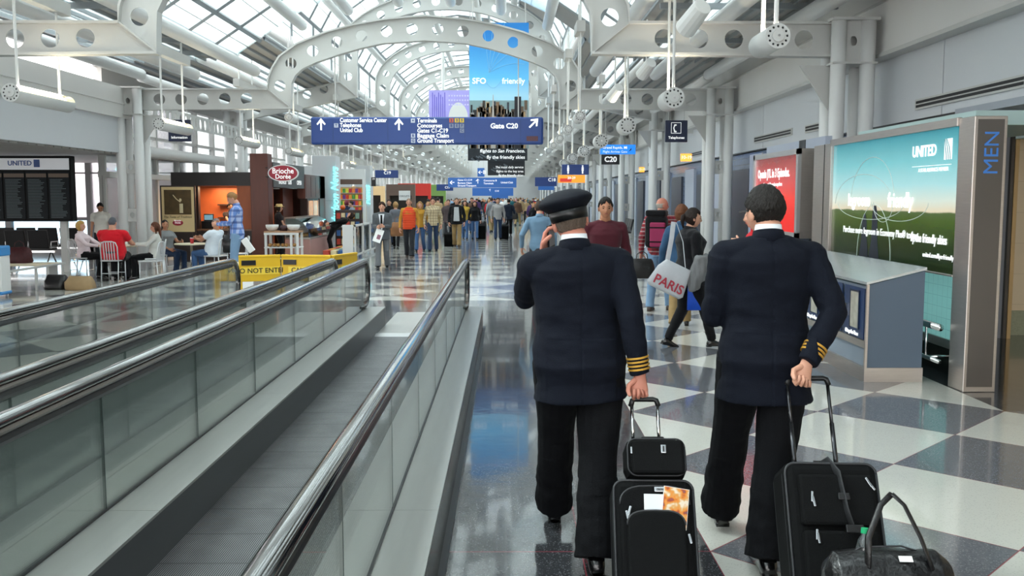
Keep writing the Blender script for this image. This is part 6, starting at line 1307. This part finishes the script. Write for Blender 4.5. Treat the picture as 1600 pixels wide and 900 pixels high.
human('tall man in a blue plaid shirt standing at the kiosk', at(371, 20.0), PI/2+.15, h=1.93, top=plaid('plaid_blue', '6f8fcc', 'c4cde6', '3a4c8a', 8, .35), topkind='shirt', hem=-.1, legs=DENL, hair='short', haircol='a0764a', res=1.2, look=(0, -.45), la=(-.12, .34, 1.12), ra=(.14, .32, 1.14), lh=dict(c=.7), rh=dict(c=.7))
t = thing('shoulder_bag', 'black bag hanging left of the plaid shirt man', 'bag', (at(357, 20.2)[0], 20.2, .62)); G().ell([(0, 0, 0, .10, .08), (.2, 0, 0, .12, .09), (.38, 0, 0, .09, .05)], 16, 3).obj('bag_body', LEATH, t, True); G().tube([(0, 0, .36), (.05, 0, .6)], .01, 6).obj('strap', LEATH, t)
t = thing('paper_bundle', 'white folded newspaper tucked at the plaid shirt man side', 'paper', (at(388, 19.8)[0], 19.8, .80)); t.rotation_euler = (0, -.6, 0); G().box((0, 0, 0), (.14, .05, .32)).obj('pages', WHITE, t, False, .01)
human('barista in dark clothes leaning over the kiosk counter', (-8.05, 27.9, 0), PI+.6, h=1.66, top=cloth('barista', '2a1a1c'), topkind='shirt', sleeves='short', legs=BLK, hair='messy', haircol='120e0d', skin=SKIN2, res=.9, lean=(0, -.35), look=(0, -.3), la=(-.12, .42, 1.02), ra=(.2, .42, 1.02))
rr_, JH = human('bakery worker in a straw hat behind the white display table', (-6.55, 27.3, 0), -PI/2+.5, h=1.60, fem=True, top=cloth('shirt_w', '2a2426'), topkind='shirt', sleeves='short', legs=BLK, hair='bob', haircol='3a2a20', res=.9, la=(-.14, .3, 1.0), ra=(.16, .3, 1.0))
g = G(); g.ell([(.045, 0, .01, .155, .165), (.052, 0, .01, .155, .165), (.058, 0, 0, .092, .112), (.11, 0, 0, .085, .105), (.135, 0, 0, .06, .08)], 28, 2); g.xf(JH['H']).obj('straw_hat', mat('straw', 'd9b878', .7), rr_, True)
human('woman in black bending over the bakery display case', (-5.62, 30.4, 0), PI/2, h=1.64, fem=True, top=BLK, topkind='shirt', legs=BLK, legkind='slim', hair='bob', haircol='2a1812', res=.9, lean=(0, -1.0), pelvis=(0, -.1, .90), la=(-.15, .55, .90), ra=(.15, .55, .90))
human('shopper in a blue jacket inside the newsstand', at(543, 36.9), .4, h=1.68, top=cloth('shop_navy', '27334e'), topkind='jacket', legs=BLK, hair='bob', haircol='8a3a4a', res=.7)
human('shopper in a striped grey top by the magazine rack', at(551, 36.5), PI/2, h=1.66, top=cloth('shop_gr', '8a94a4'), topkind='sweater', legs=DEND, hair='short', haircol='2a1d16', res=.6)
# ------------------------------------------------------------------ the distant crowd: a few base figures, copied with other clothes
protos = []
base = thing('x', 'x', 'x'); bpy.data.objects.remove(base)
for i, kw in enumerate((dict(rz=PI, **W1), dict(rz=PI, **W2_), dict(rz=0, **W1), dict(rz=0, **W2_), dict(rz=PI, fem=True, hair='long', **W1), dict(rz=0, fem=True, hair='long', **W2_), dict(rz=PI/2, **W1))):
    kw.setdefault('hair', 'short'); rz_ = kw.pop('rz'); r_, _ = human('proto', (0, 0, 0), rz_, h=1.74 if not kw.get('fem') else 1.65, top=GRY, topkind='jacket', legs=CHA, legkind='slacks', res=.42, fold=0, haircol='2a1d16', **kw); protos.append(r_)
tops = [('black', '15151a'), ('charcoal', '34363b'), ('red', 'c0222c'), ('light blue', '8fb0d0'), ('white', 'e4e4e2'), ('navy', '1f2c4a'), ('grey', '8a8c90'), ('brown', '5a4234'), ('green', '3f5f45'), ('tan', 'b59a74'), ('pink', 'd88a9a'), ('purple', '4a3560'), ('orange', 'd06a2a'), ('teal', '2f7078')]
bots = [('dark trousers', '202228'), ('blue jeans', '3f5f8a'), ('khaki trousers', '9a8560'), ('grey trousers', '6a6c70')]
kc = kidcache(); rc = random.Random(11); used = []; n = 0; combos = [(a, b, d) for a in range(14) for b in range(4) for d in (0, 1)]; rc.shuffle(combos); hs = ['2a1d16', '6a4a2c', '8c8a88', 'b08a5a', '15110f']
for (a, b, d) in combos:
    if n >= 82: break
    for tries in range(60):
        Y = 44+90*rc.random()**1.25; X = rc.uniform(-6.6, 3.6)
        px = 792+X/Y*1480
        if px > 838 and Y < 60: continue
        if X < -4.6 and Y < 88: continue
        if all((X-u)**2+(Y-v)**2 > 1.0 for u, v in used): break
    used.append((X, Y)); pr = protos[rc.choice([0, 1, 4] if d == 0 else [2, 3, 5])]
    c_ = copy_tree(pr, None, 'distant person in a %s jacket and %s walking %s' % (tops[a][0], bots[b][0], 'toward the camera' if d == 0 else 'away from the camera'), (X, Y, 0), None, kc); c_.name = 'person'; c_['group'] = 'distant crowd in the hall'
    sc = rc.uniform(.94, 1.05); c_.scale = (sc, sc, sc); c_.rotation_euler.z += rc.uniform(-.3, .3)
    hcol = rc.choice(hs)
    for ch in c_.children if False else [o for o in bpy.data.objects if o.parent == c_]:
        k0 = ch.name.split('.')[0]; mm = None
        if k0 in ('jacket', 'collar'): mm = cloth('far_'+tops[a][0], tops[a][1], bump=0)
        elif k0 == 'trousers': mm = cloth('farb_'+bots[b][0], bots[b][1], bump=0)
        elif k0 == 'hair': mm = mat('farh_'+hcol, hcol, .6)
        if mm: ch.material_slots[0].link = 'OBJECT'; ch.material_slots[0].material = mm
    n += 1
for p_ in protos:
    for ch in kc[p_.name]: bpy.data.objects.remove(ch)
    bpy.data.objects.remove(p_)
FARC = ['black', 'navy', 'red', 'grey', 'dark green', 'brown']; FCC = ['16161a', '20304e', 'b0262e', '6a6c70', '2e4636', '4e3a2c']
for i in range(14):
    Y = 47+i*5; X = rc.uniform(-5.5, 3.4)
    t = thing('rolling_suitcase', 'small %s wheeled suitcase among the distant crowd, %s from the camera' % (FARC[i % 6], ORD[i]), 'suitcase', (X, Y, 0), rc.uniform(-.4, .4), 'suitcases in the distant crowd'); mm = mat('farcase_'+FARC[i % 6], FCC[i % 6], .6)
    G().box((0, 0, .33), (.4, .24, .58)).obj('case_body', mm, t, False, .03); G().tube([(-.1, .08, .6), (-.1, .08, .98), (.1, .08, .98), (.1, .08, .6)], .01, 6).obj('handle', CHROME, t)
    for s_ in (-.15, .15): G().cyl((s_-.02, .1, .035), (s_+.02, .1, .035), .035, 10).obj('wheel', BLACK, t)
